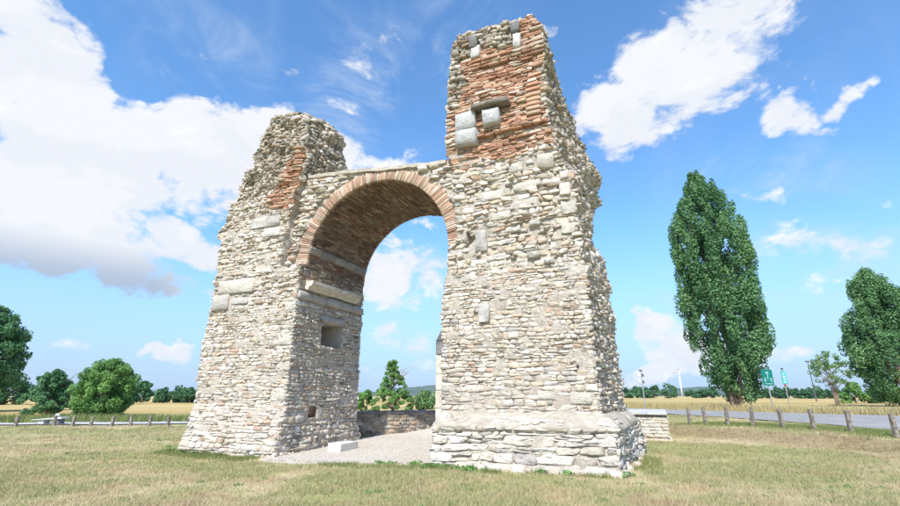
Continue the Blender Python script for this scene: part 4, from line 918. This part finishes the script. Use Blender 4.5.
# ------------------------------------------------------------------ signs, poles, turbine
def sz(x, y): return float(terrain(x, y))
s1 = empty('direction_sign', (29.1, 43.4, sz(29.1, 43.4)), .25); tag(s1, 'large dark green sign with pale emblem on a grey pole right of the poplar', 'sign')
MB().tube([(0, .06, -.2), (0, .06, 3.5)], .055, 8).build('pole', M['grey_metal'], s1)
pn = MB().box((-.62, -.03, 2.18), (.62, .03, 3.62)).build('panel', M['green_sign'], s1, bevel=.01)
mk = MB(); mk.box((-.03, -.046, 2.72), (.03, -.034, 3.3)); mk.box((-.2, -.046, 3.2), (.2, -.034, 3.25)); mk.box((-.14, -.046, 3.3), (.14, -.034, 3.42))
for xx in (-.42, -.28, .28, .42): mk.box((xx - .03, -.046, 2.5), (xx + .03, -.034, 2.8))
mk.box((-.42, -.046, 2.82), (-.2, -.034, 2.87)); mk.box((.2, -.046, 2.82), (.42, -.034, 2.87)); mk.box((-.45, -.046, 2.32), (.45, -.034, 2.38))
M['pale_mark'] = noise_mat('pale_sign_marks', (.30, .52, .48), (.36, .58, .54), 3, 30, .03, .001, .5)
mk.build('marking', M['pale_mark'], pn)
s2 = empty('banner_sign', (33.6, 47.6, sz(33.6, 47.6)), .25); tag(s2, 'narrow turquoise sign with white marks, right of the large green sign', 'sign')
MB().tube([(0, .06, -.2), (0, .06, 3.9)], .05, 8).build('pole', M['grey_metal'], s2)
pn = MB().box((-.30, -.03, 2.45), (.30, .03, 3.72)).build('panel', M['cyan_sign'], s2, bevel=.01)
mk = MB()
for zz_, ww in ((3.45, .16), (3.2, .2), (2.95, .18), (2.68, .2)): mk.box((-ww, -.046, zz_ - .05), (ww * .6, -.034, zz_ + .05))
mk.build('marking', M['white_metal'], pn); MB().box((-.08, -.02, 3.9), (.08, .12, 4.02)).build('cap', M['dark_metal'], s2)
MB().box((-.12, -.02, 2.28), (.12, .1, 2.40)).build('clamp', M['red'], s2)
s3 = empty('road_sign', (29.9, 47.6, sz(29.9, 47.6)), .3); tag(s3, 'small round red-rimmed road sign with a white plate below, beside the poplar trunk', 'sign')
MB().tube([(0, .05, -.2), (0, .05, 3.3)], .035, 8).build('pole', M['white_metal'], s3)
def disc(r0, y0, y1, z): return MB().tube([(0, y0, z), (0, y1, z)], r0, 20)
dk = disc(.30, -.02, .02, 3.0).build('disc', M['red'], s3); disc(.225, -.035, -.022, 3.0).build('face', M['white_metal'], dk)
MB().box((-.24, -.03, 2.38), (.24, .0, 2.6)).build('plate', M['white_metal'], s3)
s4 = empty('equipment_pole', (12.55, 31, sz(12.55, 31))); tag(s4, 'thin grey pole with two pairs of lamp boxes behind the low stone base', 'pole')
MB().tube([(0, 0, -.2), (0, 0, 2.85)], .035, 8).build('pole', M['grey_metal'], s4)
for zz_ in (2.62, 2.2):
    br = MB().box((-.16, -.03, zz_), (.1, .03, zz_ + .04)).build('bracket', M['dark_metal'], s4)
    MB().box((-.26, -.1, zz_ - .10), (-.1, .08, zz_ + .08), .01).build('lamp_box', M['white_metal'], s4, bevel=.01); MB().box((.03, -.07, zz_ - .14), (.13, .07, zz_ + .02), .01).build('lamp_box', M['dark_metal'], s4, bevel=.01)
MB().box((-.1, -.06, 2.83), (.08, .06, 2.92)).build('cap', M['dark_metal'], s4)
s5 = empty('lamp_post', (87, 114, sz(87, 114))); tag(s5, 'tall dark lamp post rising beyond the wheat, left of the young tree', 'lamp post')
MB().tube([(0, 0, -.3), (0, 0, 9.2)], [.14, .08], 8).build('pole', M['dark_metal'], s5); MB().box((-.55, -.2, 9.15), (.35, .2, 9.45)).build('lamp_head', M['dark_metal'], s5, bevel=.05)
MB().tube([(-.5, 0, 7.2), (0, 0, 6.9)], .06, 6).build('arm', M['dark_metal'], s5)
tb = empty('wind_turbine', (912, 1880, 0)); tag(tb, 'white wind turbine far away, between the low stone base and the poplar', 'wind turbine')
MB().tube([(0, 0, -3), (0, 0, 92)], [3.4, 2.3], 16).build('tower', M['white_metal'], tb, smooth=True)
MB().box((-5, -2.2, 91), (7, 2.2, 95.5)).build('nacelle', M['white_metal'], tb, bevel=.6)
MB().tube([(-8, 0, 93.3), (-5, 0, 93.3)], [.8, 2.0], 12).build('hub', M['grey_metal'], tb)
for a in (100, 220, 340):
    dx = np.array([-.45 * math.sin(R(a)), .89 * math.sin(R(a)), math.cos(R(a))]); p = np.array([-6.5, 0, 93.3])
    MB().tube([p + dx * 1.5, p + dx * 12, p + dx * 30], [.8, 1.0, .15], 6).build('blade', M['grey_metal'], tb)

# ------------------------------------------------------------------ hills
def hills():
    azs = np.radians(np.linspace(-75, 75, 260)); rows = [(3300, 0), (3900, .55), (4400, 1.0), (5000, .8), (5600, .2)]
    hz = 42 + 22 * vnoise(np.stack([azs * 6, 0 * azs, 0 * azs], -1), 1, 3) + 12 * vnoise(np.stack([azs * 20, 0 * azs, 0 * azs], -1), 1, 4)
    hz = hz + 62 * np.exp(-((np.degrees(azs) + 1.0) / 5.5) ** 2) + 22 * np.exp(-((np.degrees(azs) - 26) / 9) ** 2); hz = hz * smooth(-60, -25, np.degrees(azs)) * .9
    V = []
    for d_, k in rows:
        P = np.stack([d_ * np.sin(azs), d_ * np.cos(azs), hz * k + 5 * k * vnoise(np.stack([azs * 90, 0 * azs + d_, 0 * azs], -1), 1, 6) - 4], -1); V.append(P)
    V = np.array(V); o = link('hills', mesh_arrays('hills', V, [grid_faces(V, 0)], noise_mat('wooded_hills', (.03, .06, .03), (.10, .12, .05), .006, .02, .3, 5), shade=True)); tag(o, 'low wooded hills on the horizon', kind='structure')
hills()

# ------------------------------------------------------------------ grass
m, t, b = new_mat('grass_blades'); geo = t.new('ShaderNodeNewGeometry').outputs['Position']
at = t.new('ShaderNodeAttribute', attribute_name='Col').outputs['Fac']; c_ = lawn_colour(t, geo)
c_ = t.mix(t.m('MULTIPLY', at, .4), c_, (.68, .60, .40, 1)); t.l.new(c_, b.inputs['Base Color']); b.inputs['Specular IOR Level'].default_value = .1
tl = t.new('ShaderNodeBsdfTranslucent'); t.l.new(c_, tl.inputs[0]); mx = t.new('ShaderNodeMixShader'); mx.inputs[0].default_value = .3
t.l.new(b.outputs[0], mx.inputs[1]); t.l.new(tl.outputs[0], mx.inputs[2]); t.l.new(mx.outputs[0], t.n['Material Output'].inputs[0]); M['blades'] = m
def blades(x, y, hgt, wid, lean, mat, name, label, tones=None, z=None):
    n = len(x); a = rng.uniform(0, 6.283, n); z = terrain(x, y) if z is None else z; la = rng.uniform(0, 6.283, n); ll = np.abs(rng.normal(0, lean, n)) * hgt
    B = np.stack([x, y, z], -1); e_ = np.stack([np.cos(a), np.sin(a), 0 * a], -1) * (wid / 2)[:, None]; T = B + np.stack([np.cos(la) * ll, np.sin(la) * ll, hgt], -1)
    V = np.stack([B - e_, B + e_, T], 1).reshape(-1, 3); tn = rng.random(n) if tones is None else tones
    o = link(name, mesh_arrays(name, V, [np.arange(3 * n).reshape(-1, 3)], mat, np.repeat(np.repeat(tn[:, None], 3, 1), 3, 0))); tag(o, label, 'grass', kind='stuff'); return o
n = 420000; yy = 6.5 * (34 / 6.5) ** rng.random(n); xx = rng.uniform(-1.08, 1.08, n) * yy
ls, ld = w2l(xx, yy)
inside = ((ls > -4.4) & (ls < .1) & (ld > -.45) & (ld < 4.0)) | ((ls > 5.4) & (ls < 10.25) & (ld > np.interp(ls, [5.4, 10.2], [-1.12, -.6])) & (ld < 4.4)) | ((ls > 5.8) & (ls < 11) & (ld > 8.1) & (ld < 13))
edge = np.interp(ls, [-.3, .2, 1.8, 3.4, 5.0, 5.9], [-.5, -1.05, -1.55, -1.15, -.75, -.6]) + .22 * vnoise(np.stack([ls * 1.0, 0 * ls + 3.3, 0 * ls], -1), 1.6, 8)
inside |= (ls > -.2) & (ls < 5.7) & (ld > edge + rng.normal(0, .07, n)) & (ld < 9)
patch = vnoise(np.stack([xx, yy, 0 * xx], -1), .7, 31) + .6 * vnoise(np.stack([xx, yy, 0 * xx], -1), 2.3, 32)
inside |= (yy > 27.2 + .1 * (xx + 20)) & (xx < -8)
inside |= xx > np.interp(yy, [p[1] for p in ROAD_N], [p[0] for p in ROAD_N]) - .05
inside |= rng.random(n) < .35 * (patch < -.2)
k = ~inside; xx, yy, patch = xx[k], yy[k], patch[k]
hg = rng.uniform(.018, .055, len(xx)) * (1 + .5 * np.clip(patch, -.6, 1)) * (1 + yy / 60)
tf = rng.choice(len(xx), 5200); tx = np.repeat(xx[tf], 9) + rng.normal(0, .05, 5200 * 9); ty = np.repeat(yy[tf], 9) + rng.normal(0, .05, 5200 * 9)
xx, yy, hg = np.r_[xx, tx], np.r_[yy, ty], np.r_[hg, rng.uniform(.04, .11, len(tx))]
blades(xx, yy, hg, .006 + .0009 * yy * rng.uniform(.6, 1.2, len(xx)), .7, M['blades'], 'lawn_grass', 'short dry mown grass covering the lawn')
# green fringe at the top of the right bank, along the bollards
n = 26000; u = rng.random(n); px = np.interp(u, np.linspace(0, 1, 8), [p[0] for p in RP]) + rng.normal(.9, .75, n) * pln[0]; py = np.interp(u, np.linspace(0, 1, 8), [p[1] for p in RP]) + rng.normal(.5, .5, n) * pln[1]
M['fringe'] = leaf_mat('green_verge_grass', (.10, .17, .04), (.34, .35, .13), .35); M['drygrass'] = leaf_mat('tall_dry_grass', (.34, .27, .11), (.56, .46, .24), .3)
k = px < np.interp(py, [p[1] for p in ROAD_N], [p[0] for p in ROAD_N]); blades(px[k], py[k], rng.uniform(.04, .15, k.sum()), np.full(k.sum(), .022), .5, M['fringe'], 'verge_grass', 'green grass verge along the right-hand bollards')
# tall dry grass between road and wheat
n = 30000; u = rng.random(n); F_ = np.array(ROAD_F); px = np.interp(u, np.linspace(0, 1, len(F_)), F_[:, 0]); py = np.interp(u, np.linspace(0, 1, len(F_)), F_[:, 1]); o_ = rng.uniform(.2, 9, n) ; px = px + o_ * .86; py = py + o_ * .5
blades(px, py, rng.uniform(.25, .85, n) * (.6 + .5 * rng.random(n)), np.full(n, .05), .35, M['drygrass'], 'tall_dry_grass', 'tall straw coloured grass along the far side of the road')
n = 16000; px = rng.uniform(-60, -14, n); py = np.interp(px, [-60, -24.5, -16, -5], [27.5, 30.4, 31.4, 35]) + rng.uniform(0, 7, n)
blades(px, py, rng.uniform(.1, .5, n), np.full(n, .05), .4, M['fringe'], 'verge_grass', 'green rough grass beyond the left path')
# weeds along the foot of the masonry
C, cr = [], []
for s0, s1_, d_, nn_ in ((5.6, 7.2, -1.36, 12), (7.9, 8.8, -1.02, 7), (-3.9, -.8, -.68, 22), (4.0, 5.3, -.98, 8), (9.6, 10.3, -.8, 4), (-4.6, -4.2, -.3, 4)):
    for i in range(nn_):
        s_ = rng.uniform(s0, s1_); x, y = loc2w(s_, d_ + rng.normal(0, .06) + (.13 * (s_ - 5.6) * 0)); C.append((x, y, sz(x, y) + .05)); cr.append(rng.uniform(.07, .17))
for j in range(7):
    x, y = loc2w(-2.05 + rng.normal(0, .04), -.36 + j * .03); C.append((x, y, .15 + j * .13)); cr.append(.07)
V, F, tone = leaf_cloud(np.array(C), np.array(cr), 3600, .03, rng, .3, .5, .2); V[:, 2] = np.maximum(V[:, 2], -.03)
wx_, wy_ = xx[:260], yy[:260]; Cw = np.stack([wx_, wy_, terrain(wx_, wy_) + .015], -1); V2, F2, t2 = leaf_cloud(Cw, rng.uniform(.04, .13, 260), 5200, .024, rng, .9, .25, .05); V2[:, 2] = np.maximum(V2[:, 2], np.repeat(terrain(V2[0::4, 0], V2[0::4, 1]), 4) + .004)
ow = link('lawn_weeds', mesh_arrays('lawn_weeds', V2, [F2], M['weed'], np.repeat(t2[:, None], 3, 1))); tag(ow, 'small flat weeds scattered through the lawn', 'weeds', kind='stuff')
o = link('weeds', mesh_arrays('weeds', V, [F], M['weed'], np.repeat(tone[:, None], 3, 1))); tag(o, 'green weeds sprouting along the foot of the masonry', 'weeds', kind='stuff')

gx, gy = [], []
for s0, s1_, d0_, d1_, nn_ in ((5.5, 7.4, -1.6, -1.2, 3000), (7.8, 9.9, -1.2, -.8, 1500), (-4.2, -.3, -1.3, -.5, 7000), (2.2, 5.4, -1.9, -.9, 4200), (10.0, 10.6, -1.0, 3, 1500)):
    a_ = rng.uniform(s0, s1_, nn_); b_ = d0_ + (d1_ - d0_) * rng.random(nn_) ** .6; keep_ = vnoise(np.stack([a_, b_, 0 * a_], -1), 1.8, 71) > -.15
    if s0 == 2.2: keep_ &= b_ < np.interp(a_, [1.8, 3.4, 5.0, 5.9], [-1.55, -1.15, -.75, -.6]) + .05
    p_ = loc2w(a_[keep_], b_[keep_]); gx.append(p_[0]); gy.append(p_[1])
gx, gy = np.concatenate(gx), np.concatenate(gy)
blades(gx, gy, rng.uniform(.03, .13, len(gx)), np.full(len(gx), .016), .6, M['fringe'], 'green_grass', 'greener grass growing along the foot of the masonry')

# ------------------------------------------------------------------ haze
hm = bpy.data.materials.new('thin_haze'); hm.use_nodes = True; t = NT(hm.node_tree); t.n.clear()
pv = t.new('ShaderNodeVolumePrincipled'); pv.inputs['Color'].default_value = (.70, .84, 1, 1); pv.inputs['Density'].default_value = .00006; pv.inputs['Anisotropy'].default_value = 0
out = t.new('ShaderNodeOutputMaterial'); t.l.new(pv.outputs[0], out.inputs['Volume'])
hz = MB().box((-9500, -1200, -12), (9500, 9800, 170)).build('haze', hm); tag(hz, 'thin summer haze over the plain', kind='stuff')
